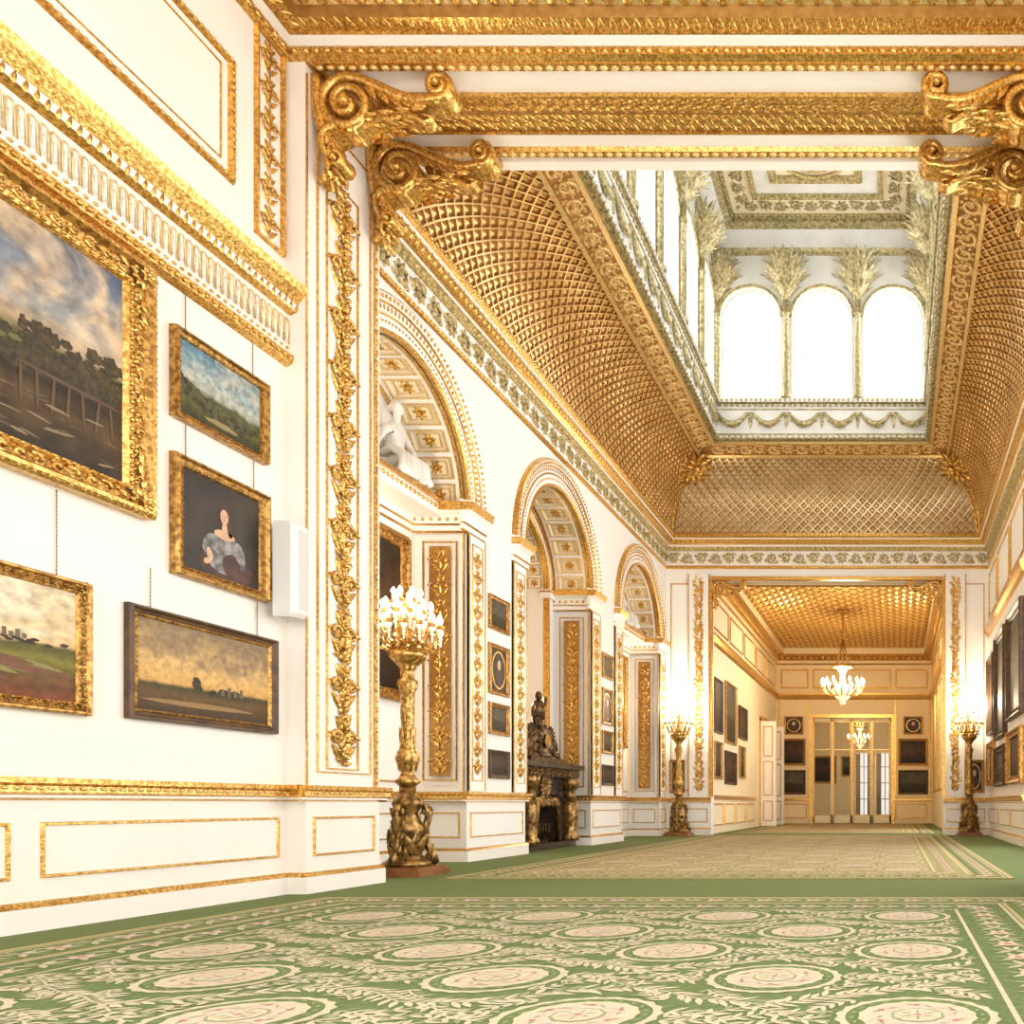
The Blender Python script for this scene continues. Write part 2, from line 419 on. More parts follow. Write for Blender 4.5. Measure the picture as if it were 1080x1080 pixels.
def carpet(x0, x1, y0, y1, yref, label, mats, medR=.258, fine=True):
    mb = MB(); Z = .012
    mb.box((x0, y0, .001), (x1, y1, Z), 0)
    def band(i0, i1, m, z):
        for a in ((x0+i0, y0+i0, x1-i0, y0+i1), (x0+i0, y1-i1, x1-i0, y1-i0), (x0+i0, y0+i1, x0+i1, y1-i1), (x1-i1, y0+i1, x1-i0, y1-i1)):
            rect(mb, *a, z, m)
    band(.0, .05, 4, Z+.001); band(.07, .085, 2, Z+.001); band(.05, .34, 1, Z+.0008)
    band(.34, .37, 4, Z+.0012); band(.38, .40, 2, Z+.0012); band(.70, .72, 2, Z+.0012)
    for inset, sp in ((.20, .17), (.55, .17)):
        xs0, xs1, ys0, ys1 = x0+inset, x1-inset, y0+inset, y1-inset
        for (ax, ay, bx, by) in ((xs0, ys0, xs0, ys1), (xs1, ys0, xs1, ys1), (xs0, ys1, xs1, ys1), (xs0, ys0, xs1, ys0)):
            L = math.hypot(bx-ax, by-ay); n = int(L/sp); d = math.atan2(by-ay, bx-ax)
            for i in range(n):
                t = (i+.5)/n; x = ax+(bx-ax)*t; y = ay+(by-ay)*t
                if i % 2: disc(mb, x, y, .045, Z+.0024, 3, 12, .15); disc(mb, x, y, .02, Z+.003, 5, 8)
                for s in (-1, 1):
                    for k in (0, 1, 2):
                        fleaf(mb, x, y, d+s*(.35+k*.95), .115, .034, Z+.0015, 2 if k != 1 else 6)
    fx0, fx1, fy0, fy1 = x0+.74, x1-.74, y0+.74, y1-.74
    r0 = int(math.floor((fy0-yref)/.6))-1; r1 = int(math.ceil((fy1-yref)/.6))+1
    meds = []
    for r in range(r0, r1):
        yy = yref+r*.6
        if yy < fy0+.1 or yy > fy1-.1: continue
        for k in range(-4, 5):
            xx = -1.58+1.1*k+(.55 if r % 2 else 0)
            if fx0+.15 < xx < fx1-.1: meds.append((xx, yy))
    for (x, y) in meds:
        R = medR
        disc(mb, x, y, R, Z+.002, 2, 40, .05); disc(mb, x, y, R*.91, Z+.003, 0, 36)
        for k in range(22):
            a = 2*pi*k/22; fleaf(mb, x+R*.80*math.cos(a), y+R*.80*math.sin(a), a+1.2, R*.13, R*.05, Z+.0034, 6)
        disc(mb, x, y, R*.73, Z+.004, 2, 32, .04); disc(mb, x, y, R*.62, Z+.0047, 3, 32)
        for k in range(12):
            a = 2*pi*k/12; q = R*(.53 if k % 2 else .45)
            disc(mb, x+q*math.cos(a), y+q*math.sin(a), R*.045, Z+.0062, 5 if k % 2 else 2, 8)
            for b in (-1, 1): fleaf(mb, x+q*math.cos(a), y+q*math.sin(a), a+b*1.3, R*.18, R*.055, Z+.0055, 6 if b > 0 else 2)
        disc(mb, x, y, R*.33, Z+.0062, 6, 20, .06); disc(mb, x, y, R*.29, Z+.0065, 2, 20, .06)
        for k in range(6):
            a = 2*pi*k/6; fleaf(mb, x, y, a, R*.22, R*.10, Z+.0072, 3)
            fleaf(mb, x, y, a+.5, R*.27, R*.04, Z+.0070, 6)
        disc(mb, x, y, R*.05, Z+.0082, 5, 8)
    def clear(x, y, q=.02):
        if not (fx0 < x < fx1 and fy0 < y < fy1): return False
        return all((x-a)**2+(y-b)**2 > (medR+q)**2 for a, b in meds)
    def sprig(pts, z, every=1, LL=(.08, .12), WW=.030):
        for i, (x, y) in enumerate(pts[:-1]):
            x2, y2 = pts[i+1]
            if not clear(x, y, .015) or not clear(x2, y2, .015): continue
            a = math.atan2(y2-y, x2-x); nx, ny = -math.sin(a)*.005, math.cos(a)*.005
            flat(mb, [(x+nx, y+ny), (x-nx, y-ny), (x2-nx, y2-ny), (x2+nx, y2+ny)], z-.0003, 2)
            if i % every: continue
            for sd in (-1, 1):
                aa = a+sd*rng.uniform(.55, 1.0); L = rng.uniform(*LL)
                if clear(x+L*math.cos(aa), y+L*math.sin(aa), .01): fleaf(mb, x, y, aa, L, WW, z, 2 if rng.random() < .85 else 6)
    stp = .040
    for r in range(r0, r1):
        s = 1 if r % 2 == 0 else -1
        pts = []; x = fx0
        while x < fx1:
            pts.append((x, yref+r*.6+.3+s*.12*math.cos(2*pi*(x+1.58)/1.1)+.015*math.sin(x*19))); x += stp
        sprig(pts, Z+.0016)
        for k in range(-4, 5):
            xx = -1.58+1.1*k+(0 if r % 2 else .55); yy = yref+r*.6
            for v in (-.10, .0, .10):
                sprig([(xx+t*.045, yy+v*(1-abs(t)/9)+.03*math.sin(t*1.1+v*20)) for t in range(-6, 7)], Z+.0021, 1, (.06, .085), .024)
            mx_ = -1.58+1.1*k+(.55 if r % 2 else 0)
            for q in range(4):
                a0 = pi/4+q*pi/2
                sprig([(mx_+(medR+.05+.012*t)*math.cos(a0+.13*t), yy+(medR+.05+.012*t)*math.sin(a0+.13*t)) for t in range(0, 5)], Z+.0027, 1, (.05, .08), .024)
    o = mb.obj('carpet', mats)
    return tag(o, label, 'carpet')
M1 = [CG, FLOORG, CC, CP, CY, CR, CGL]; M2 = [CG2, FLOORG, CC2, CP, CY, CR, CY]
carpet(-4.2, 1.1, .8, 6.15, 4.5, 'green carpet with cream floral medallions and leaf trails', M1)
carpet(-4.2, 1.1, 7.75, 18.5, 9.3, 'long straw and green medallion carpet in the gallery', M2, fine=False)
carpet(-3.9, .9, 19.6, 29.5, 21, 'patterned straw-coloured carpet in the far room', M2, fine=False)

# ------------------------------------------------------------------ walls
ZT = 6.95
mb = MB(); mb.box((XN-.5, Y0, 0), (XN, YP0, 7.3)); struct(mb, 'wall_left', [WHITE], 'cream painted wall of the entrance room hung with pictures', 'wall')
mb = MB(); archwall(mb, Fr((0, -1.4, 0), (1, 0, 0), (0, 0, 1), (0, 1, 0)), -5.2, 1.6, 0, 7.2, [(-3.6, .9, .6, 4.5), (-1.55, .9, .6, 4.5), (.5, .9, .6, 4.5)]); struct(mb, 'wall_back_added', [WHITE], 'unseen cream wall added to cut the entry light, with three arched openings', 'wall')  # added out of view to hold back light entering the entrance room
mb = MB(); mb.box((XG-.2, YP0, 0), (XP, YP1, 6.5)); struct(mb, 'wall_left_pier', [WHITE], 'cream pier carrying the gilded cross beam', 'wall')
mb = MB(); mb.box((1.3, YP0, 0), (2.3, YP1, 6.5)); struct(mb, 'wall_right_pier', [WHITE], 'cream pier carrying the gilded cross beam', 'wall')
IB = (BAYS[1], 1.02, 1.30, ZS)
mb = MB()
archwall(mb, FX(XG), YP1, YE, 0, ZT, [(y, RO, 0, ZS) for y in BAYS])
for y in BAYS: archreveal(mb, FX(XG), y, RO+.06, 0, ZS, XG-XB, 0, False)
archwall(mb, FX(XB), YP1, YE+.3, 0, ZT, [IB]); archreveal(mb, FX(XB), *IB, .4, 0); archwall(mb, FX(XB-.4), YP1, YE+.3, 0, ZT, [IB])
struct(mb, 'wall_left_gallery', [WHITE2], 'white gallery wall with three deep arched niches', 'wall')
# room added behind the middle arch in place of a mirror reflection
SX0, SX1, SY0, SY1, SZ = -9.2, XB-.4, 10.6, 20.5, 5.2
mb = MB(); mb.box((SX0-.2, SY0, 0), (SX0, SY1, SZ)); struct(mb, 'wall_left_niche_mirror_room', [CREAM2], 'cream wall of the room standing in for the middle arch mirror', 'wall')
mb = MB(); mb.box((SX0-.2, SY1, 0), (SX1, SY1+.2, SZ)); struct(mb, 'wall_end_niche_mirror_room', [WHITE2], 'white end wall of the niche-mirror stand-in room with gilded panels', 'wall')
mb = MB(); mb.box((SX0-.2, SY0-.2, 0), (SX1, SY0, SZ)); struct(mb, 'wall_near_niche_mirror_room', [CREAM2], 'cream wall of the niche-mirror stand-in room', 'wall')
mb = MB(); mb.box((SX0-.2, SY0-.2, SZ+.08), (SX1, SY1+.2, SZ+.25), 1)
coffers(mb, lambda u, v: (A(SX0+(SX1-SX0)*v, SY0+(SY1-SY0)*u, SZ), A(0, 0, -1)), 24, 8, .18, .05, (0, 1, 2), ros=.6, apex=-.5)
struct(mb, 'ceiling_niche_mirror_room', [COFR, COFD, GOLDL], 'gilded coffered ceiling of the niche-mirror stand-in room', 'ceiling')
mb = MB(); F = FY(SY1)
for a in (SX0+.2, SX0+1.65): panel(mb, F, a, 1.2, a+1.1, 4.3, .06, .03); panel(mb, F, a, .2, a+1.1, .7, .04, .02)
for a in (SX0+.08, SX0+1.5, SX0+2.85): garland(mb, Fr(F.p(a, 1, 0), F.V, -F.U, F.N), 0, 3.4, 0, .16, 0, 0, .03, 10)
ring(mb, FH, (SX0, SY0, SX1, SY1), [(0, 4.6), (.06, 4.65), (.06, 4.75), (.2, 4.95), (.3, 5.0), (.3, 5.21)], 0)
trim(mb, [GOLD], 'gilded panels and cornice of the niche-mirror stand-in room')
mb = MB(); FR = FXR(XR)
RW = [(9.0, 1.35, .4, 4.8), (12.1, 1.35, .4, 4.8)]  # openings out of view, added to brighten the gallery
archwall(mb, FR, YP1, YE, 0, ZT, RW)
for b_ in RW: archreveal(mb, FR, *b_, .15, 0)
struct(mb, 'wall_right_gallery', [WHITE2], 'white gallery wall with pictures and unseen arched openings added for light', 'wall')
mb = MB(); F = FXR(1.45)
archwall(mb, F, -1.4, YP0, 0, 7.3, [(.8, 1.2, .9, 4.), (4.3, 1.2, .9, 4.)]); archreveal(mb, F, 4.3, 1.2, .9, 4., .3, 0)
struct(mb, 'wall_right', [WHITE], 'cream entrance room wall with arched windows', 'wall')
OX0, OX1, OZ = -4.19, 1.07, 5.8
mb = MB(); mb.box((XG-.65, YE, 0), (OX0, YE+.3, ZT)); mb.box((OX1, YE, 0), (XR+.2, YE+.3, ZT)); mb.box((OX0, YE, OZ), (OX1, YE+.3, ZT))
struct(mb, 'wall_end', [WHITE2], 'white end wall pierced by a wide opening to the next room', 'wall')
RX0, RX1, RY0, RY1, RZ = -4.3, 1.3, 19.2, 30., 6.26
DX0, DX1, DZ = -3.0, -.17, 3.8
mb = MB(); mb.box((RX0-.2, RY0, 0), (RX0, RY1, RZ)); struct(mb, 'wall_left_far_room', [CREAM2], 'cream and gold panelled wall of the far room', 'wall')
mb = MB(); F = FXR(RX1); B3 = [(20.9, 1.5, .3, 4.2)]  # hidden opening, added to let daylight into the far room
archwall(mb, F, RY0, RY1, 0, RZ, B3)
for b_ in B3: archreveal(mb, F, *b_, .1)
struct(mb, 'wall_right_far_room', [CREAM2], 'cream far room wall with an unseen arched opening added for daylight', 'wall')
mb = MB(); mb.box((RX0-.2, RY1, 0), (DX0, RY1+.25, RZ)); mb.box((DX1, RY1, 0), (RX1+.2, RY1+.25, RZ)); mb.box((DX0, RY1, DZ), (DX1, RY1+.25, RZ))
struct(mb, 'wall_end_far_room', [CREAM], 'cream and gold wall around the far glazed doorway', 'wall')
mb = MB(); mb.box((-5, 36.5, 0), (2.2, 36.7, 5)); struct(mb, 'wall_end_mirror_room', [CREAM], 'warm cream end wall of the room standing in for the door mirror reflection', 'wall')  # room added behind the far doors in place of their mirror reflection
mb = MB(); mb.box((-5.2, 30.25, 0), (-5, 36.7, 5)); struct(mb, 'wall_left_mirror_room', [CREAM], 'warm cream side wall of the door-mirror stand-in room', 'wall')
mb = MB(); mb.box((2.0, 30.25, 0), (2.2, 36.7, 5)); struct(mb, 'wall_right_mirror_room', [CREAM], 'warm cream side wall of the door-mirror stand-in room', 'wall')  # put in to shut sky light out of the stand-in room
mb = MB(); cx0, cx1, cy0, cy1 = RX0+.3, RX1-.3, RY0+.3, RY1-.3
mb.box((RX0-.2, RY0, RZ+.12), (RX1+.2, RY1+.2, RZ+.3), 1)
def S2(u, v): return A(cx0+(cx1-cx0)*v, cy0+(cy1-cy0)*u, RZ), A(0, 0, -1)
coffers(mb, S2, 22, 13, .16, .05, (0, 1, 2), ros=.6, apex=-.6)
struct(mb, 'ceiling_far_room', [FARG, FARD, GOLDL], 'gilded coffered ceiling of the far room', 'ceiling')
mb = MB(); mb.box((-5.2, 30.2, 5), (2.2, 36.7, 5.2)); struct(mb, 'ceiling_mirror_room', [WHITE], 'cream ceiling of the door-mirror stand-in room', 'ceiling')
mb = MB()
ring(mb, FH, (RX0, RY0, RX1, RY1), [(0, 5.7), (.05, 5.75), (.05, 5.85), (.18, 6.0), (.3, 6.05), (.3, 6.26), (.36, 6.26)], [0, 1, 0, 0, 1, 0])
beads(mb, FH, (RX0, RY0, RX1, RY1), .12, 5.93, .2, .07, .05, .05, 0, (1, 2, 3))
ring(mb, FH, (RX0, RY0, RX1, RY1), [(0, 4.45), (.06, 4.5), (.1, 4.62), (.1, 4.68), (0, 4.68)], 0, (1, 2, 3))
trim(mb, [GOLD, CREAM], 'gilded cornice and frieze rail around the far room')
mb = MB()
F = FY(RY1)
for a, b in ((-4.15, -3.15), (-3.0, -.17), (-.02, 1.15)): panel(mb, F, a, 4.85, b, 5.55, .06, .03)
for a, b in ((-4.1, -3.2), (.0, 1.1)): panel(mb, F, a, .18, b, .72, .04, .03)
segprof(mb, (RX0, RY1), (DX0-.1, RY1), (0, -1), [(0, .80), (.05, .82), (.05, .9), (0, .92)]); segprof(mb, (DX1+.1, RY1), (RX1, RY1), (0, -1), [(0, .80), (.05, .82), (.05, .9), (0, .92)])
for x in (-4.2, -3.12, -.02, 1.2): boxF(mb, F, (x-.03, .95, 0), (x+.03, 4.45, .03))
F = FX(RX0)
for i in range(5): panel(mb, F, 19.5+i*2.05, 4.85, 21.35+i*2.05, 5.55, .05, .03)
for i in range(4): panel(mb, F, 19.4+i*1.5, .18, 20.7+i*1.5, .72, .04, .03)
segprof(mb, (RX0, RY0), (RX0, 25.4), (1, 0), [(0, .80), (.05, .82), (.05, .9), (0, .92)])
F = FXR(RX1)
for i in range(3): panel(mb, F, 23+i*2.3, 1.1, 25+i*2.3, 4.3, .05, .03); panel(mb, F, 23+i*2.3, 4.85, 25+i*2.3, 5.55, .05, .03)
trim(mb, [GOLD], 'gilded panel mouldings on the far room walls')

# ------------------------------------------------------------------ dado
DM = [GOLD, WHITE, GOLDL]
def dado(mb, P0, P1, N, e0=0., e1=0., panels=None):
    P0 = A(*P0); P1 = A(*P1); L = np.linalg.norm(P1-P0)
    segprof(mb, P0, P1, N, [(0, .72), (.03, .735), (.03, .75), (.055, .765), (.05, .80), (.075, .815), (.075, .845), (0, .85)], [0, 1, 0, 0, 0, 0, 0], e0, e1)
    segprof(mb, P0, P1, N, [(.035, 0), (.035, .13), (.0, .165)], [1, 0], e0*.47, e1*.47); segprof(mb, P0, P1, N, [(.0, .165), (.012, .16), (.012, .14), (.03, .135)], 0)
    F = Fr((*P0, 0), (*((P1-P0)/L), 0), (0, 0, 1), (*N, 0))
    n = max(1, round(L/1.9)) if panels is None else panels
    if L > .3:
        for i in range(n): panel(mb, F, i*L/n+.08, .285, (i+1)*L/n-.08, .6, .022, .014, 0)
    if L > .6:
        k = int(L/.06)
        for i in range(k): ellF(mb, F, (i+.5)*L/k, .787, .055, .022, .012, .01, 2, 5, 4)
X_ = .075
mb = MB()
dado(mb, (XN, 4.5-1.95*2), (XN, 4.55), (1, 0), panels=2); dado(mb, (XN, 4.55), (XN, YP0), (1, 0), panels=1)
dado(mb, (XN, YP0), (XP, YP0), (0, -1)); dado(mb, (XP, YP0), (XP, YP1), (1, 0), X_, X_, panels=1); dado(mb, (XP, YP1), (XG, YP1), (0, 1))
trim(mb, DM, 'gilded chair rail, panels and skirting of the entrance room', 'dado')
mb = MB()
cur = YP1; first = True
for y in BAYS:
    dado(mb, (XG, cur), (XG, y-RO), (1, 0), 0 if first else X_, X_); first = False
    dado(mb, (XG, y-RO), (XB, y-RO), (0, 1)); dado(mb, (XB, y-RO), (XB, y+RO), (1, 0)); dado(mb, (XB, y+RO), (XG, y+RO), (0, -1)); cur = y+RO
dado(mb, (XG, cur), (XG, YE), (1, 0), X_, 0); dado(mb, (XG, YE), (OX0, YE), (0, -1)); dado(mb, (OX1, YE), (XR, YE), (0, -1)); dado(mb, (XR, 13.5), (XR, YE), (-1, 0))
trim(mb, DM, 'gilded chair rail, panels and skirting of the gallery', 'dado')

# ------------------------------------------------------------------ near wall frieze & panels
mb = MB(); F = FX(XN)
segprof(mb, (XN, Y0), (XN, YP0), (1, 0), [(0, 4.10), (.05, 4.13), (.06, 4.19), (.03, 4.21), (.03, 4.50), (.08, 4.53), (.09, 4.58), (.15, 4.66), (.17, 4.71), (0, 4.72)], [0, 0, 0, 2, 0, 2, 0, 0, 1])
n = 96; dd = 5.7/n
for i in range(n):
    u = YP0-.04-i*dd
    V = [(u-.021, 4.27, .031)]+[(a, b, .031) for a, b in archpts(u, 4.44, .021, 6)]+[(u+.021, 4.27, .031)]
    mb.tube(F.t([(x, y, .036) for x, y, z in V]), .005, 4, 1)
    ellF(mb, F, u, 4.35, .03, .010, .07, .014, 2)
    ellF(mb, F, u, 4.235, .035, .018, .012, .01, 0)
    ellF(mb, F, u, 4.16, .06, .022, .018, .012, 0)
    leaf(mb, F, u, 4.585, pi/2, .11, .055, .04, 0, .095); leaf(mb, F, u+.03, 4.52, pi/2, .06, .035, .03, 0, .08)
trim(mb, [GOLD, GOLDL, WHITE], 'carved gilded frieze with fluted tongues and leaf cornice')
mb = MB()
panel(mb, F, 4.2, 5.13, 5.98, 6.02, .05, .03, 0, True); panel(mb, F, 1.8, 5.13, 4.0, 6.02, .05, .03, 0, True)
panel(mb, F, 4.32, 5.24, 5.87, 5.92, .012, .01)
panel(mb, F, 6.17, 4.93, 6.47, 6.5, .035, .03, 0)
candelabra_relief(mb, Fr(F.p(6.32, 4.98, 0), F.V, -F.U, F.N), 0, 1.48, 0, .2, 0, .0, .03)
trim(mb, [GOLD], 'gilded beaded wall panel mouldings above the frieze')
mb = MB(); R = (XN, -1., 1.45, YP0)
prof = [(0, 6.48), (.05, 6.5), (.05, 6.56), (.10, 6.6), (.12, 6.61), (.22, 6.62), (.24, 6.70), (.42, 6.78), (.42, 6.86), (.7, 6.9), (.7, 7.0), (1.3, 7.02)]
ring(mb, FH, R, prof, [0, 0, 2, 0, 0, 3, 1, 3, 0, 3, 1], (1, 2, 3))
beads(mb, FH, R, .05, 6.53, .085, .034, .02, .03, 0, (2, 3)); leafrow(mb, FH, R, .115, 6.60, .09, .12, .075, .04, 1.35, 0, (2, 3)); leafrow(mb, FH, R, .25, 6.69, .14, .19, .115, .06, 1.1, 0, (2, 3)); leafrow(mb, FH, R, .44, 6.86, .18, .24, .15, .06, 1.4, 1, (2, 3))
beads(mb, FH, R, .42, 6.80, .07, .025, .02, .02, 1, (2, 3))
mb.box((XN-.2, -1.6, 7.02), (1.6, YP0, 7.2), 2)
struct(mb, 'ceiling_entrance', [GOLD, GOLDL, WHITE, GOLDS], 'richly gilded cornice and ceiling of the entrance room', 'ceiling')
mb = MB(); mb.box((XN-.4, YP0, 6.5), (1.9, YB, 7.3), 0)
FS = Fr((0, 0, 6.5), (1, 0, 0), (0, 1, 0), (0, 0, -1))
ring(mb, FS, (XP, YP0+.0, 1.3, 7.45), [(0, 0), (.0, .03), (.07, .03), (.09, 0)], 1)
beads(mb, FS, (XP, YP0, 1.3, 7.45), .04, .03, .085, .036, .022, .02, 2, (0, 2))
ring(mb, FS, (XP+.25, 6.80, 1.05, 7.20), [(0, 0), (.005, .03), (.025, .03), (.03, 0)], 1)
boxF(mb, FS, (XP+.28, 6.83, 0), (1.02, 7.17, .006), 3)
laurel(mb, FS, XP+.30, 1.0, 7.0, .33, 1, 0.006, .035, .06)
mb.box((XP, 7.5, 6.47), (1.3, YB, 6.5), 0)
trim(mb, [WHITE, GOLD, GOLDL, GOLDS], 'white cross beam with gilded foliate soffit band', 'beam')
def pierdeco(mb, F):
    panel(mb, F, YP0+.12, .95, YP1-.13, 6.2, .015, .015)
    G = F.sub(6.93, 1.02, 0, pi/2)
    candelabra_relief(mb, G, 0, 4.75, 0, .36, 0, 0.0, .05)
    garland(mb, G, 0, 4.75, 0, .24, 0, 0.01, .045, 10)
    panel(mb, F, 6.73, .98, 7.13, 5.8, .015, .015)
mb = MB(); F = FX(XP)
pierdeco(mb, F)
boxF(mb, F, (YP0+.0, .85, 0), (YP0+.015, 6.4, .01), 0); boxF(mb, F, (YP1-.085, .85, 0), (YP1-.055, 6.4, .02), 0)
for i in range(60): ellF(mb, F, YP1-.07, .9+i*.09, .02, .016, .03, .012, 0, 5, 4)
trim(mb, [GOLD, GOLDS], 'gilded fruit and leaf drop ornament on the pier')
mb = MB(); pierdeco(mb, FXR(1.3))
trim(mb, [GOLD, GOLDS], 'gilded fruit and leaf drop ornament on the pier')

# scrolled console brackets
def console(F, s=1., label='gilded acanthus scroll bracket under the beam'):
    mb = MB()
    def ribbon(P, th, hw, m=0):
        P = np.array(P, float); T = np.gradient(P, axis=0); T /= (np.linalg.norm(T, axis=1)[:, None]+1e-9)
        Nn = np.column_stack([-T[:, 1], T[:, 0]]); V = []; ns = 14
        for i in range(len(P)):
            for k in range(ns):
                a = 2*pi*k/ns; c, d = math.cos(a), math.sin(a)
                x = math.copysign(abs(c)**.6, c)*hw[i]; y = math.copysign(abs(d)**.8, d)*th[i]*(1+.5*(abs(x)/max(hw[i], 1e-6) > .75))
                q = P[i]+Nn[i]*y; V.append((q[0], q[1], x))
        f = [(i*ns+k, i*ns+(k+1) % ns, (i+1)*ns+(k+1) % ns, (i+1)*ns+k) for i in range(len(P)-1) for k in range(ns)]
        f += [tuple(range(ns)), tuple((len(P)-1)*ns+k for k in range(ns))]
        mb.add(F.t(np.array(V)*s), f, m, True)
    def bez(P, n=10):
        P = np.array(P, float); out = []
        Q = np.vstack([2*P[0]-P[1], P, 2*P[-1]-P[-2]])
        for i in range(1, len(Q)-2):
            for k in range(n):
                t = k/n; out.append(.5*((2*Q[i])+(-Q[i-1]+Q[i+1])*t+(2*Q[i-1]-5*Q[i]+4*Q[i+1]-Q[i+2])*t*t+(-Q[i-1]+3*Q[i]-3*Q[i+1]+Q[i+2])*t**3))
        out.append(P[-1]); return out
    P = []
    for i in range(34):
        t = i/33; a = .5*pi+3.6*pi*(1-t); r = .035+.185*t**.9; P.append((.27+r*math.cos(a), -.27+r*math.sin(a)))
    P += bez([(.36, -.065), (.52, -.13), (.68, -.20), (.84, -.235), (.97, -.215)], 5)
    for i in range(22):
        t = i/21; a = -.5*pi+3.0*pi*t+.15; r = .105*(1-.75*t); P.append((.98+r*math.cos(a), -.115+r*math.sin(a)))
    n = len(P); ribbon(P, [.022+.01*math.sin(pi*i/n) for i in range(n)], [.12-.02*i/n for i in range(n)])
    Q = bez([(.20, -.44), (.09, -.50), (.09, -.62), (.13, -.72), (.09, -.82), (.03, -.86)], 6); n = len(Q)
    ribbon(Q, [.035*(1-.6*i/n) for i in range(n)], [.12*(1-.6*(i/n)**2) for i in range(n)])
    P = []
    for i in range(20):
        t = i/19; a = -.5*pi-2.8*pi*t; r = .085*(1-.78*t); P.append((.17+r*math.cos(a), -.70+r*math.sin(a)))
    ribbon(P, [.018]*20, [.095]*20)
    Q = bez([(.30, -.46), (.46, -.36), (.62, -.32), (.76, -.33), (.86, -.38), (.92, -.34)], 6); n = len(Q)
    ribbon(Q, [.035*(1-.7*i/n) for i in range(n)], [.10*(1-.5*i/n) for i in range(n)])
    Q = bez([(.08, -.5), (.04, -.3), (.03, -.05)], 6); n = len(Q); ribbon(Q, [.035]*n, [.12]*n)
    for sd in (-1, 1):
        G = Fr(F.p(0, 0, sd*.10*s), F.U*s, F.V*s, F.N*sd*s)
        ellF(mb, G, .27, -.27, .03, .05, .05, .04, 0, 10, 6); ellF(mb, G, .98, -.115, .01, .03, .03, .03, 0, 10, 6); ellF(mb, G, .17, -.70, .0, .03, .03, .03, 0, 10, 6)
        for u, v, a, L in ((.42, -.11, -1.0, .16), (.51, -.14, -.95, .17), (.60, -.18, -.85, .17), (.69, -.21, -.7, .16), (.78, -.23, -.5, .14), (.36, -.42, -.1, .18), (.52, -.36, -.15, .18), (.08, -.52, -1.4, .16)):
            leaf(mb, G, u, v, a, L, L*.42, .035, 0, -.02)
    for k in range(4):
        for sg in (-1, 0, 1):
            leaf(mb, Fr(F.p((.36+.13*k)*s, (-.37+.02*k)*s, sg*.055*s), F.U*s, F.N*s, -F.V*s), 0, 0, sg*.35, .18, .09, .045)
    for k in range(4):
        for sg in (-1, 0, 1):
            leaf(mb, Fr(F.p((.12+.02*math.sin(k*1.3))*s, (-.47-.1*k)*s, sg*.055*s), -F.V*s, F.N*s, F.U*s), 0, 0, sg*.4, .15, .08, .05)
    trim(mb, [GOLD], label, 'bracket')
for y in (6.66, 7.34):
    console(Fr((XP, y, 6.49), (1, 0, 0), (0, 0, 1), (0, -1, 0)))
    console(Fr((1.3, y, 6.49), (-1, 0, 0), (0, 0, 1), (0, -1, 0)))
for x, sx in ((OX0, 1), (OX1, -1)):
    console(Fr((x, YE+.1, 5.78), (sx, 0, 0), (0, 0, 1), (0, -1, 0)), .72, 'gilded acanthus bracket in the corner of the end opening')

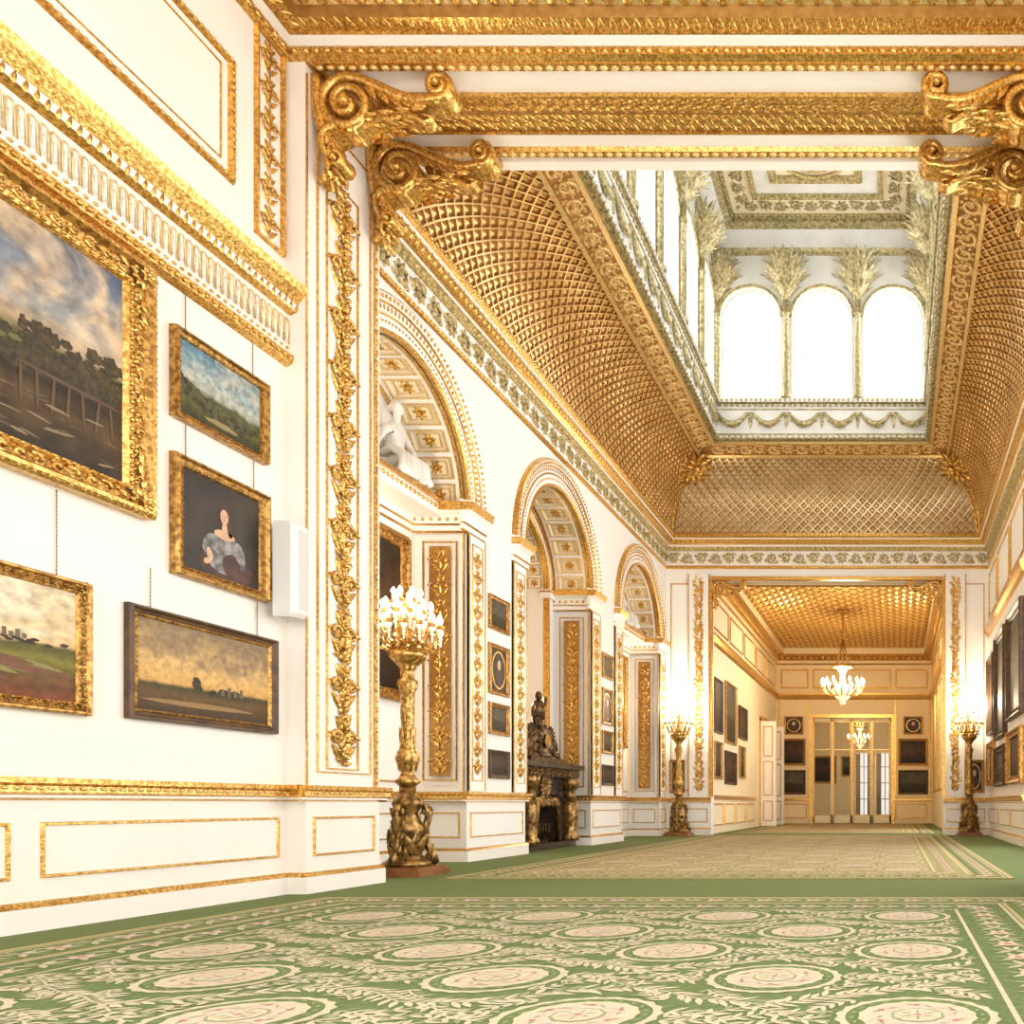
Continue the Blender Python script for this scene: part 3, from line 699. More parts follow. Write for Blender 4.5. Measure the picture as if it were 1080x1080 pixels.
# ------------------------------------------------------------------ niches
for bi, y in enumerate(BAYS):
    mb = MB(); F = FX(XG)
    archring(mb, F, y, ZS, [(RO-.0, -.02), (RO, .03), (RO+.035, .045), (RO+.05, .02), (RO+.17, .02), (RO+.18, .035), (RO+.195, .035), (RO+.20, .02), (RO+.28, .03), (RO+.30, .05), (RO+.37, .07), (RO+.39, .06), (RO+.41, .0)], [0, 0, 0, 1, 0, 0, 0, 1, 0, 1, 0, 0])
    nn = 72
    for k in range(nn):
        a = pi*(k+.5)/nn
        f2 = Fr(F.p(y-(RO+.115)*math.cos(a), ZS+(RO+.115)*math.sin(a), .02), F.U*math.sin(a)+F.V*math.cos(a), -F.U*math.cos(a)+F.V*math.sin(a), F.N)
        ellF(mb, f2, 0, 0, 0, .016, .016, .014, 0, 5, 4); ellF(mb, f2, 0, .22, .045, .020, .025, .016, 0, 5, 4)
        leaf(mb, f2, 0, .10, pi/2, .06, .05, .03, 0)
    def S(u, v, y=y):
        a = pi*u; r = RO
        p = F.p(y-r*math.cos(a), ZS+r*math.sin(a), -.07-.52*v); nrm = F.U*math.cos(a)-F.V*math.sin(a)
        return p, nrm
    coffers(mb, S, 13, 1, .24, .03, (1, 3, 2), False, .0, .98)
    for wv in (-.07, -.64):
        for k in range(40):
            a, b = pi*k/40, pi*(k+1)/40; q = []
            for aa, ww in ((a, wv), (b, wv), (b, wv+.05), (a, wv+.05)): q.append((y-(RO-.015)*math.cos(aa), ZS+(RO-.015)*math.sin(aa), ww))
            mb.add(F.t(q), [(0, 1, 2, 3)], 0)
    for k in range(13):
        for r0, r1, hh in ((.42, .355, .012), (.27, .225, -.02)):
            def P(du, dv): 
                p, n = S((k+.5+du)/13, .5+dv); return p+n*hh
            O = [(-r0, -r0), (r0, -r0), (r0, r0), (-r0, r0)]; I = [(-r1, -r1), (r1, -r1), (r1, r1), (-r1, r1)]
            V = [P(*o) for o in O]+[P(*o) for o in I]
            mb.add(V, [(j, (j+1) % 4, 4+(j+1) % 4, 4+j) for j in range(4)], 2)
        p, nr = S((k+.5)/13, .5); tU = np.cross(F.N, nr)
        rosette(mb, Fr(p-nr*.028, tU, F.N, nr), 0, 0, .085, 0, 0, 7)
    trim(mb, [GOLD, WHITE2, GOLDL, CREAM2], 'gilded archivolt and coffered soffit of the wall niche', 'arch')
    mb = MB(); prof = [(0, 3.98), (.03, 4.0), (.03, 4.06), (.05, 4.08), (.05, 4.18), (.12, 4.22), (.14, 4.32), (0, 4.35)]; pm = [0, 1, 0, 1, 1, 0, 1]
    a0, a1 = y-RO, y+RO
    segprof(mb, (XG, a0-.42), (XG, a0), (1, 0), prof, pm, 0, .05); segprof(mb, (XG, a1), (XG, a1+.42), (1, 0), prof, pm, .13, 0)
    segprof(mb, (XB, a1), (XG+.0, a1), (0, -1), prof, pm); segprof(mb, (XB, a0), (XG+.0, a0), (0, 1), prof, pm)
    if bi != 1:
        segprof(mb, (XB, a0), (XB, a1), (1, 0), prof, pm)
        mb.box((XB, a0, 4.3), (XB+.42, a1, 4.35), 0); mb.box((XB, a0, 4.16), (XB+.38, a1, 4.3), 1)
        for k in range(30):
            ellF(mb, FX(XB), a0+(k+.5)*2.5/30, 4.25, .385, .03, .03, .015, 0)
    G = FY(a1)
    for k in range(7): ellF(mb, G, XB+.05+k*.1, 4.13, .055, .025, .025, .015, 0)
    for GG, ux in ((FY(a1), XB), (Fr((0, a0, 0), (1, 0, 0), (0, 0, 1), (0, 1, 0)), XB)):
        panel(mb, GG, ux+.12, .98, ux+.54, 3.88, .02, .02); boxF(mb, GG, (ux+.20, 1.04, 0), (ux+.46, 3.82, .006), 2); candelabra_relief(mb, GG.sub(ux+.33, 1.05, 0, pi/2), 0, 2.75, 0, .26, 0, 0.005, .035)
        boxF(mb, GG, (XG-.04, .86, 0), (XG-.025, 3.98, .015), 0)
    for c in (a0-.21, a1+.21):
        if c < YP1+.1 : continue
        boxF(mb, F, (c-.2, .86, 0), (c+.2, 3.98, .025), 1)
        boxF(mb, F, (c-.2, .86, 0), (c-.185, 3.98, .035), 0); boxF(mb, F, (c+.185, .86, 0), (c+.2, 3.98, .035), 0)
        panel(mb, Fr(F.p(0, 0, .025), F.U, F.V, F.N), c-.13, .98, c+.13, 3.88, .015, .015)
        candelabra_relief(mb, Fr(F.p(c, 1.05, .025), F.V, -F.U, F.N), 0, 2.75, 0, .19, 0, 0, .03)
    trim(mb, [GOLD, WHITE2, GOLDS], 'gilded impost cornice and pilasters of the niche', 'pilaster')
    if bi != 1:
        mb = MB(); panel(mb, FX(XB), a0+.1, .95, a1-.1, 3.9, .03, .02); trim(mb, [GOLD], 'gilded panel moulding on the niche back')
# inner arch frame above the fireplace
mb = MB(); G = FX(XB); r_ = IB[1]
archring(mb, G, IB[0], ZS, [(r_-.02, -.05), (r_-.02, .03), (r_+.02, .05), (r_+.04, .03), (r_+.12, .03), (r_+.15, .05), (r_+.18, 0)], [0, 0, 0, 1, 0, 0])
for s in (-1, 1):
    u = IB[0]+s*r_
    boxF(mb, G, (min(u, u+s*.18), 1.34, -.02), (max(u, u+s*.18), ZS, .03), 1); boxF(mb, G, (min(u-s*.01, u+s*.02), 1.34, -.05), (max(u-s*.01, u+s*.02), ZS, .045), 0); boxF(mb, G, (min(u-s*.03, u+s*.2), ZS-.14, -.1), (max(u-s*.03, u+s*.2), ZS, .07), 1)
    boxF(mb, G, (min(u-s*.035, u+s*.205), ZS-.05, -.105), (max(u-s*.035, u+s*.205), ZS-.02, .075), 0)
for k in range(15):
    a = pi*(k+.5)/15; nr = G.U*math.cos(a)-G.V*math.sin(a)
    f2 = Fr(G.p(IB[0]-(r_-.003)*math.cos(a), ZS+(r_-.003)*math.sin(a), -.2), np.cross(G.N, nr), G.N, nr)
    rosette(mb, f2, 0, 0, .07, 0, 0, 6); panel(mb, f2, -.09, -.12, .09, .12, .02, .012)
trim(mb, [GOLD, WHITE2], 'gilded frame of the inner arch above the fireplace', 'arch')

mb = MB(); F = FY(YE)
for c in (OX0-.27, OX1+.27):
    boxF(mb, F, (c-.24, .86, 0), (c+.24, 5.9, .04), 1)
    for d in (-.24, .22): boxF(mb, F, (c+d, .86, 0), (c+d+.02, 5.9, .055), 0)
    G = Fr(F.p(c, 1, .04), F.V, -F.U, F.N); garland(mb, G, 0, 4.8, 0, .32, 0, 0, .05, 12)
for c in (-4.85, 1.75): panel(mb, F, c-.26, 1.0, c+.26, 5.7, .03, .02)
boxF(mb, F, (OX0-.03, .86, -.1), (OX0+.03, 5.8, .03), 0); boxF(mb, F, (OX1-.03, .86, -.1), (OX1+.03, 5.8, .03), 0); boxF(mb, F, (OX0, 5.77, -.1), (OX1, 5.85, .04), 0)
trim(mb, [GOLD, WHITE2], 'white and gold pilasters flanking the end opening', 'pilaster')
mb = MB(); F = FXR(XR)
segprof(mb, (XR, 13.5), (XR, YE), (-1, 0), [(0, 4.45), (.06, 4.5), (.1, 4.6), (.1, 4.66), (0, 4.68)], 0)
for a, b in ((13.6, 15.2), (15.4, 17.1), (17.3, 18.7)): panel(mb, F, a, 4.85, b, 5.85, .04, .03)
trim(mb, [GOLD], 'gilded rail and panel mouldings on the gallery wall')

# ------------------------------------------------------------------ gallery cornice
GR = (XG, YB, XR, YE)
mb = MB(); SD = (1, 2, 3)
prof = [(0, 6.02), (.03, 6.04), (.03, 6.09), (.015, 6.1), (.015, 6.42), (.04, 6.43), (.07, 6.48), (.10, 6.50), (.10, 6.54), (.15, 6.56), (.19, 6.64), (.22, 6.66), (.25, 6.70), (.25, 6.76), (.22, 6.78)]
ring(mb, FH, GR, prof, [0, 0, 0, 1, 2, 2, 2, 1, 0, 0, 1, 0, 0, 0], SD)
for s in (3, 2, 1):
    G = {3: FX(XG+.015), 2: FY(YE-.015), 1: FXR(XR-.015)}[s]
    a, b = (YB, YE) if s != 2 else (XG, XR)
    rinceau(mb, G, a, b, 6.12, 6.40, 2, 0, .045, .32, 8)
beads(mb, FH, GR, .06, 6.47, .11, .045, .03, .04, 2, SD); leafrow(mb, FH, GR, .13, 6.55, .11, .12, .09, .05, .5, 0, SD); beads(mb, FH, GR, .03, 6.065, .08, .03, .012, .02, 0, SD); beads(mb, FH, GR, .25, 6.73, .09, .035, .015, .025, 0, SD)
trim(mb, [GOLD, WHITE2, OLIVE], 'gallery cornice with foliate frieze and egg mouldings', 'cornice')

# ------------------------------------------------------------------ cove
mb = MB()
I0, I1, Z0, Z1 = .22, 1.40, 6.76, 8.30
def covept(side, s, t):
    a = I0+(I1-I0)*(1-math.cos(t)); z = Z0+(Z1-Z0)*math.sin(t)
    u0, v0, u1, v1 = GR
    C = [(u0+a, v0+a), (u1-a, v0+a), (u1-a, v1-a), (u0+a, v1-a)]
    p, q = C[side], C[(side+1) % 4]
    inn = [(0, 1), (-1, 0), (0, -1), (1, 0)][side]
    da = (I1-I0)*math.sin(t); dz = (Z1-Z0)*math.cos(t); l = math.hypot(da, dz)
    n = A(inn[0]*dz/l, inn[1]*dz/l, -da/l)
    return A(p[0]+(q[0]-p[0])*s, p[1]+(q[1]-p[1])*s, z), n
T1 = math.radians(68); T2 = math.radians(88)
for side, nu in ((0, 33), (1, 52), (2, 33), (3, 52)):
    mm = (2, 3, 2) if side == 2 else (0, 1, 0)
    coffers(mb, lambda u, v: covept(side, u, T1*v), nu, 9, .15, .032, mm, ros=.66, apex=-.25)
    for k in range(14):
        t0, t1 = pi/2*k/14, pi/2*(k+1)/14
        q = []
        for s_, t_ in ((0, t0), (1, t0), (1, t1), (0, t1)):
            p, n = covept(side, s_, t_); q.append(p-n*.055)
        mb.add(q, [(0, 1, 2, 3)], 1)
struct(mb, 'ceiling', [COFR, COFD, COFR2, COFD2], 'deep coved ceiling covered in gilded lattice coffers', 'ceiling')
mb = MB()
for side in range(4):
    for ta, tb, h, m in ((T1-.01, T1+.04, .04, 2), (T2-.04, T2+.02, .04, 2)):
        for t0, t1, h0, h1 in ((ta, ta, -.03, h), (ta, tb, h, h), (tb, tb, h, -.03)):
            q = []
            for s_, t_, hh in ((0, t0, h0), (1, t0, h0), (1, t1, h1), (0, t1, h1)):
                p, n = covept(side, s_, t_); q.append(p+n*hh)
            mb.add(q, [(0, 1, 2, 3)], m)
    q = []
    for s_, t_ in ((0, T1), (1, T1), (1, T2), (0, T2)):
        p, n = covept(side, s_, t_); q.append(p)
    mb.add(q, [(0, 1, 2, 3)], 1)
    p0, n0 = covept(side, 0, (T1+T2)/2); p1, _ = covept(side, 1, (T1+T2)/2); pa, _ = covept(side, 0.5, T1); pb, _ = covept(side, .5, T2)
    U = (p1-p0); L = np.linalg.norm(U); U /= L; Vv = pb-pa; W = np.linalg.norm(Vv); Vv /= W
    rinceau(mb, Fr(p0, U, Vv, n0), .1, L-.1, -W*.42, W*.42, 2, .01, .06, .30, 8)
    for k in range(12):
        t = T1*k/12; p, n = covept(side, 0, t); p2, _ = covept(side, 0, t+.1); U = p2-p; U /= np.linalg.norm(U)
        n1 = n; Vx = np.cross(n1, U)
        G = Fr(p+n*.0, U, Vx, n1)
        for a in (-.5, 0, .5): leaf(mb, G, 0, 0, a, .24, .11, .07)
    p, n = covept(side, 0, T1*.86); p2, _ = covept(side, 0, T1*.95); U = p2-p; U /= np.linalg.norm(U)
    _, nb = covept((side+3) % 4, 1, T1*.86); nm = n+nb; nm /= np.linalg.norm(nm); U = U-nm*np.dot(U, nm); U /= np.linalg.norm(U)
    G = Fr(p+nm*.10, U, np.cross(nm, U), nm)
    for k in range(12): leaf(mb, G, 0, 0, 2*pi*k/12, .46, .20, .20)
    for k in range(8): leaf(mb, G, .1, 0, 2*pi*k/8+.3, .28, .14, .2, 0, .07)
    ellF(mb, G, .05, 0, .14, .12, .09, .08, 0, 10, 6)
trim(mb, [GOLD, COFD, GOLDL], 'gilded foliate border band and corner ribs of the cove')

# ------------------------------------------------------------------ lantern
LR = (XG+I1, YB+I1, XR-I1, YE-I1)
mb = MB()
ring(mb, FH, LR, [(0, 8.26), (-.06, 8.26), (-.06, 8.34), (.08, 8.34), (.08, 8.40), (.03, 8.46), (.02, 8.50), (.02, 8.95), (.04, 8.97), (.06, 9.06), (.12, 9.08), (.12, 9.16), (0, 9.18)], [0, 1, 0, 0, 0, 1, 1, 0, 1, 0, 1, 1])
beads(mb, FH, LR, .08, 8.37, .12, .05, .02, .028, 1); beads(mb, FH, LR, .06, 9.03, .12, .05, .03, .03, 0); beads(mb, FH, LR, .12, 9.12, .1, .03, .015, .03, 0)
FUD = Fr((0, 0, 8.34), (1, 0, 0), (0, 1, 0), (0, 0, -1))
for f, L in ringframes(FUD, LR, .01, 0): laurel(mb, f, 0, L, 0, .12, 0, 0, .03, .07)
LW = [(FX(LR[0]), LR[1], LR[3], 6), (FY(LR[3]), LR[0], LR[2], 3), (FXR(LR[2]), LR[1], LR[3], 6), (Fr((0, LR[1], 0), (1, 0, 0), (0, 0, 1), (0, 1, 0)), LR[0], LR[2], 3)]
wn = [0]
mc = MB(); wall = MB()
for F, a, b, n in LW:
    d = (b-a)/n; r = d/2-.12
    bays = [(a+(i+.5)*d, r, 9.24, 11.54-r) for i in range(n)]
    archwall(wall, F, a, b, 9.14, 12.4, bays, 0)
    for bay in bays:
        archreveal(wall, F, *bay, .22, 0)
        wn[0] += 1
        wm = MB(); archring(wm, F, bay[0], bay[3], [(bay[1]-.04, -.16), (bay[1]-.04, -.12), (bay[1], -.12)], 0, 16)
        for s in (-1, 1): boxF(wm, F, (bay[0]+s*bay[1]-(.04 if s > 0 else 0), 9.24, -.16), (bay[0]+s*bay[1]+(.04 if s < 0 else 0), bay[3], -.12))
        boxF(wm, F, (bay[0]-bay[1], 9.24, -.16), (bay[0]+bay[1], 9.30, -.1))
        struct(wm, 'window_%d' % wn[0], [GREY], 'arched clerestory window of the roof lantern', 'window')
        archring(mc, F, bay[0], bay[3], [(r, 0), (r, .03), (r+.05, .035), (r+.07, 0)], 0, 16)
    for i in range(n+1):
        u = a+i*d
        mcx = F.p(u, 9.16, .05)
        mc.lathe(mcx, [(.11, 0), (.11, .08), (.065, .12), (.075, .9), (.06, 1.75), (.09, 1.8), (.06, 1.85), (.08, 2.15)], 8, 0)
        for tier, (cnt, L, tilt, z) in enumerate(((9, .72, .50, 11.22), (9, .92, .26, 11.3), (7, .5, .35, 11.1), (5, .95, .08, 11.3))):
            for k in range(cnt):
                phi = (k/(cnt-1)-.5)*pi*.98
                out = F.U*math.sin(phi)+F.N*math.cos(phi)
                dirv = F.V*math.cos(tilt)+out*math.sin(tilt); dirv /= np.linalg.norm(dirv)
                frond(mc, F.p(u, z, .05), dirv, np.cross(F.V, out), out, L, .20)
    for i in range(n*2):
        u0 = a+(i+.08)*d/2; u1 = a+(i+.92)*d/2
        P = []
        for k in range(9):
            t = k/8; P.append((u0+(u1-u0)*t, 8.88-.24*4*t*(1-t), .06))
        mc.tube(F.t(P), [.025, .035, .05, .06, .065, .06, .05, .035, .025], 6, 0)
        for k in range(1, 8): leaf(mc, F, P[k][0], P[k][1]+.03, -pi/2+rng.uniform(-.5, .5), .13, .08, .05, 0, .06)
        rosette(mc, F, a+i*d/2, 8.84, .09, 0, .03); leaf(mc, F, a+i*d/2, 8.82, -pi/2, .27, .10, .05, 0, .02)
struct(wall, 'wall_lantern', [GREY], 'pale grey-green wall of the glazed roof lantern', 'wall')
trim(mb, [LGOLD, GREY], 'curb mouldings around the roof lantern opening')
trim(mc, [LGOLD], 'gilded palm-capital columns and swags of the roof lantern', 'column')
mb = MB()
ring(mb, FH, LR, [(0, 12.2), (.05, 12.25), (.08, 12.32), (.3, 12.55), (.42, 12.62), (.42, 12.68), (.5, 12.68), (.5, 12.74), (.95, 12.74), (.95, 12.68), (1.05, 12.68), (1.05, 12.74), (1.35, 12.74), (1.38, 12.68), (1.48, 12.68), (1.5, 12.76), (2.2, 12.76)], [1, 1, 0, 1, 1, 1, 1, 2, 1, 1, 1, 0, 1, 1, 1, 2])
mb.box((LR[0]-.3, LR[1]-.3, 12.8), (LR[2]+.3, LR[3]+.3, 12.9), 0)
FC = Fr((0, 0, 12.74), (1, 0, 0), (0, 1, 0), (0, 0, -1))
beads(mb, FC, LR, .46, .06, .12, .045, .03, .03, 1); beads(mb, FC, LR, 1.0, .06, .12, .045, .03, .03, 3); beads(mb, FC, LR, 1.43, .06, .12, .045, .03, .03, 3)
for s, (f, L) in enumerate(ringframes(FC, LR, .72, 0)): rinceau(mb, f, 0, L, -.15, .15, 1, 0, .04)
for yy in (15.3, 13.2, 11.2):
    for r in (.72, .55, .38):
        P = [(-1.55+r*math.cos(2*pi*k/32), yy+r*math.sin(2*pi*k/32), 12.72) for k in range(33)]; mb.tube(P, .035, 5, 3)
    rosette(mb, FC, -1.55, yy, .3, 3, .02, 10)
struct(mb, 'ceiling_lantern', [GREY, LGOLD, CREAM2, OLIVE], 'white and gold ornamental lantern ceiling with circular rosettes', 'ceiling')

# ------------------------------------------------------------------ pictures
cv_big = canvas('landscape_stormy', [(0, (.03, .02, .01)), (.2, (.10, .055, .02)), (.30, (.035, .022, .01)), (.42, (.09, .055, .02)), (.47, (.11, .09, .03)), (.52, (.52, .38, .24)), (.62, (.30, .30, .30)), (1, (.11, .15, .24))], (.66, .49, .33), .95, .05, 5, .5, .5, 1.3, 2.4, 1.5)
cv_blue = canvas('landscape_blue', [(0, (.03, .03, .008)), (.25, (.12, .11, .03)), (.4, (.08, .09, .03)), (.48, (.45, .45, .36)), (.65, (.34, .43, .45)), (1, (.13, .25, .33))], (.55, .52, .42), .7, .10, 4, .5, .5, 5.1)
cv_hill = canvas('landscape_hillside', [(0, (.20, .05, .015)), (.18, (.14, .07, .02)), (.35, (.20, .18, .03)), (.46, (.10, .08, .02)), (.50, (.76, .52, .26)), (1, (.74, .62, .42))], (.86, .76, .60), .6, .05, 4, .6, .5, 8.)
cv_gold = canvas('landscape_golden', [(0, (.05, .025, .01)), (.2, (.13, .07, .02)), (.30, (.06, .05, .015)), (.34, (.66, .38, .12)), (.55, (.66, .42, .16)), (1, (.26, .19, .10))], (.26, .17, .10), .8, .02, 6, .7, .5, 11., 2.6, 2.4)
cv_dark = canvas('old_dark_oil', [(0, (.01, .007, .004)), (.4, (.05, .025, .01)), (.6, (.07, .035, .016)), (1, (.02, .012, .008))], (.10, .05, .025), .6, .2, 3, .5, .3, 14.)
cv_dark2 = canvas('old_dark_landscape', [(0, (.015, .012, .006)), (.4, (.045, .035, .012)), (.5, (.11, .09, .055)), (1, (.05, .055, .055))], (.16, .12, .08), .6, .12, 3, .5, .5, 17.)
SKIN = mat('painted_skin', (.60, .34, .21), .5, c2=(.66, .41, .26), ns=20)
HAIR = mat('painted_hair', (.05, .022, .01), .5)
DRESS = mat('painted_satin', (.34, .32, .30), .5, c2=(.08, .08, .09), ns=14)
TREE = mat('painted_foliage', (.018, .014, .005), .6, c2=(.06, .04, .012), ns=30)
DRAB = mat('painted_brown_dark', (.014, .009, .006), .5, c2=(.04, .024, .013), ns=4)
RUST = mat('painted_rust', (.09, .03, .015), .5, c2=(.04, .014, .008), ns=12)
FL = Fr((0, 0, 0), (1, 0, 0), (0, 0, 1), (0, -1, 0))
def ellipse(mb, F, u, v, ru, rv, w, m, n=20, wob=0, rot=0):
    P = []
    for k in range(n):
        a = 2*pi*k/n; q = 1+wob*math.sin(k*2.7)*.5+wob*math.sin(k*5.1)*.5
        x, y = ru*q*math.cos(a), rv*q*math.sin(a)
        P.append((u+x*math.cos(rot)-y*math.sin(rot), v+x*math.sin(rot)+y*math.cos(rot), w))
    mb.add(F.t(P), [tuple(range(n))], m)
def picture(loc, rz, w, h, fw, cmat, fmat, label, style=0, dec=None, chain=0, oval=False, depth=.06, group=None, detail=True):
    root = empty('painting', loc, rz)
    tag(root, label, 'painting', group=group)
    mb = MB(); rc = (-w/2, 0, w/2, h)
    d = depth
    prof = [(0, 0), (0, d*.7), (fw*.12, d), (fw*.25, d), (fw*.4, d*.6), (fw*.7, d*.45), (fw*.78, d*.6), (fw*.9, d*.55), (fw, d*.2), (fw, 0)]
    fm = [0]*9 if style != 2 else [0, 0, 0, 0, 0, 1, 1, 1, 1]
    if style == 1: fm = [0, 0, 0, 2, 2, 0, 0, 0, 0]
    ring(mb, FL, rc, prof, fm)
    ring(mb, FL, rc, [(0, 0), (fw, 0)], 0)
    if detail:
        beads(mb, FL, rc, fw*.84, d*.6, max(.03, fw*.3), fw*.1, fw*.07, d*.15, 1 if style == 2 else 0, seg=5)
    if style == 1:
        for f, L in ringframes(FL, rc, fw*.5, d*.45):
            rinceau(mb, f, fw*.4, L-fw*.4, -fw*.28, fw*.28, 0, 0, d*.3, fw*.55)
        for f, L in ringframes(FL, rc, fw*.1, d*.9):
            n = int(L/(fw*.22))
            for i in range(n): leaf(mb, f, (i+.5)*L/n, fw*.10, -pi/2, fw*.16, fw*.18, d*.12)
        for cu, cv_ in ((-w/2, 0), (w/2, 0), (w/2, h), (-w/2, h)):
            su = -1 if cu > 0 else 1; sv = -1 if cv_ > 0 else 1
            G = FL.sub(cu+su*fw*.46, cv_+sv*fw*.46, d*.7)
            for k in range(12): leaf(mb, G, 0, 0, 2*pi*k/12, fw*.54, fw*.28, d*.3)
            rosette(mb, G, 0, 0, fw*.3, 0, d*.3, 6)
            for (du, dv) in ((su, 0), (0, sv)):
                for q in (.5, .9, 1.3): leaf(mb, G, du*fw*q, dv*fw*q, math.atan2(dv, du)+(.3 if q > .6 else -.3), fw*.45, fw*.26, d*.25)
        for cu, cv_ in ((w/2-fw*.4, h/2), (-w/2+fw*.4, h/2), (0, fw*.4), (0, h-fw*.4)):
            G = FL.sub(cu, cv_, d*.6)
            for k in range(10): leaf(mb, G, 0, 0, 2*pi*k/10, fw*.45, fw*.25, d*.3)
    fo = mb.obj('frame', [fmat, GOLDD if style == 2 else GOLD, GOLDD], root)
    mb = MB(); x0, x1, z0, z1 = -w/2+fw*.95, w/2-fw*.95, fw*.95, h-fw*.95
    mb.add([(x0, -d*.25, z0), (x1, -d*.25, z0), (x1, -d*.25, z1), (x0, -d*.25, z1)], [(0, 1, 2, 3)], 0)
    mats = [cmat]
    G = Fr((x0, -d*.25-.001, z0), (x1-x0, 0, 0), (0, 0, z1-z0), (0, -1, 0))
    if dec: mats += dec(mb, G)
    elif oval:
        ellipse(mb, G, .5, .5, .44, .46, 0., 1, 28); ellipse(mb, G, .5, .5, .39, .42, .0015, 2, 28)
        ellipse(mb, G, .5, .62, .11, .13, .003, 3); ellipse(mb, G, .5, .3, .22, .18, .0025, 4)
        mats += [GOLD, DRAB, SKIN, RUST]
    mb.obj('canvas', mats, root, uv=lambda c: ((c.x-x0)/(x1-x0), (c.z-z0)/(z1-z0)))
    if chain > 0:
        for cxx in (-w*.36, w*.36):
            mb = MB(); nl = int((chain-h)/.011); P = []; rr = []
            for k in range(nl+1): P.append((cxx, -.010, h+(chain-h)*k/nl)); rr.append(.0045 if k % 2 else .0022)
            mb.tube(P, rr, 5, 0)
            mb.obj('chain', [CHAIN], root)
    return root
def d_big(mb, G):
    r = random.Random(3); e = [0]
    def el(u, v, a, b, m, wob=.3, rot=0): e[0] += 1; ellipse(mb, G, u, v, a, b, .0004+e[0]*8e-6, m, 14, wob, rot)
    for i in range(10): el(r.uniform(.0, 1), r.uniform(.36, .42), r.uniform(.1, .2), r.uniform(.03, .05), 1)
    for i in range(70): el(r.uniform(.62, 1.0), .46+r.uniform(-.07, .09), r.uniform(.012, .035), r.uniform(.012, .035), 1 if r.random() < .55 else 4)
    for i in range(24): el(r.uniform(.2, .62), .44+r.uniform(-.03, .03), r.uniform(.02, .04), r.uniform(.01, .02), 1 if r.random() < .6 else 5)
    for i in range(7): el(.62+i*.055, .26, .006, .09, 3, 0, r.uniform(-.1, .1))
    el(.8, .345, .2, .008, 3, 0, -.03)
    for i in range(40): el(r.uniform(.1, .98), r.uniform(.04, .24), r.uniform(.02, .07), r.uniform(.002, .007), 2 if i % 3 else 6, .2, r.uniform(-.25, .25))
    el(.4, .475, .16, .012, 5)
    return [TREE, mat('painted_water', (.13, .085, .04), .5, c2=(.05, .03, .015), ns=20), mat('painted_timber', (.10, .05, .02), .5), mat('painted_autumn_foliage', (.09, .055, .015), .6, c2=(.03, .02, .008), ns=30), mat('painted_meadow', (.12, .13, .03), .6), mat('painted_foam', (.24, .17, .10), .6)]
def d_blue(mb, G):
    r = random.Random(5)
    for i in range(60):
        u = r.uniform(.0, .5); ellipse(mb, G, u, .50-.5*u+r.uniform(-.16, .03), .03, .04, .0005+i*8e-6, 1 if r.random() < .6 else 3, 12, .3)
    for i in range(30): ellipse(mb, G, r.uniform(.52, .97), r.uniform(.12, .30), .03, .03, .0009+i*8e-6, 1 if r.random() < .7 else 3, 12, .3)
    ellipse(mb, G, .5, .12, .2, .04, .0014, 2, 16, .2)
    return [TREE, mat('painted_path', (.26, .2, .08), .5), mat('painted_moss', (.08, .075, .02), .6)]
def d_gold(mb, G):
    r = random.Random(9)
    for i in range(20): ellipse(mb, G, .42+r.uniform(-.03, .03), .36+r.uniform(-.05, .07), .014, .03, .0006+i*1e-5, 1, 12, .3)
    for i in range(24): ellipse(mb, G, .62+r.uniform(-.1, .2), .30+r.uniform(-.03, .03), .02, .025, .0006+i*1e-5, 1, 12, .3)
    for i in range(4): boxF(mb, G, (.6+i*.05, .28, .0007), (.625+i*.05, .36+.03*(i % 2), .0009), 3)
    ellipse(mb, G, .45, .12, .4, .03, .001, 2, 20, .1)
    return [TREE, mat('painted_ochre', (.28, .16, .045), .5), mat('painted_stone', (.14, .09, .045), .5)]
def d_hill(mb, G):
    r = random.Random(12)
    for i in range(5): boxF(mb, G, (.62+i*.03, .50, .0007), (.64+i*.03, .54+.03*(i % 2), .0009), 2)
    for i in range(26): ellipse(mb, G, r.uniform(.4, .95), .49+r.uniform(-.02, .015), .022, .012, .0006+i*1e-5, 1, 12, .3)
    for i in range(12): ellipse(mb, G, r.uniform(.5, .95), r.uniform(.1, .38), .12, .02, .0009+i*1e-5, 3 if i % 2 else 4, 16, .2, -.2)
    return [TREE, mat('painted_castle', (.14, .1, .06), .5), mat('painted_red_earth', (.20, .05, .015), .5, c2=(.12, .06, .02), ns=14), mat('painted_hill_green', (.17, .15, .03), .5, c2=(.24, .2, .05), ns=14)]
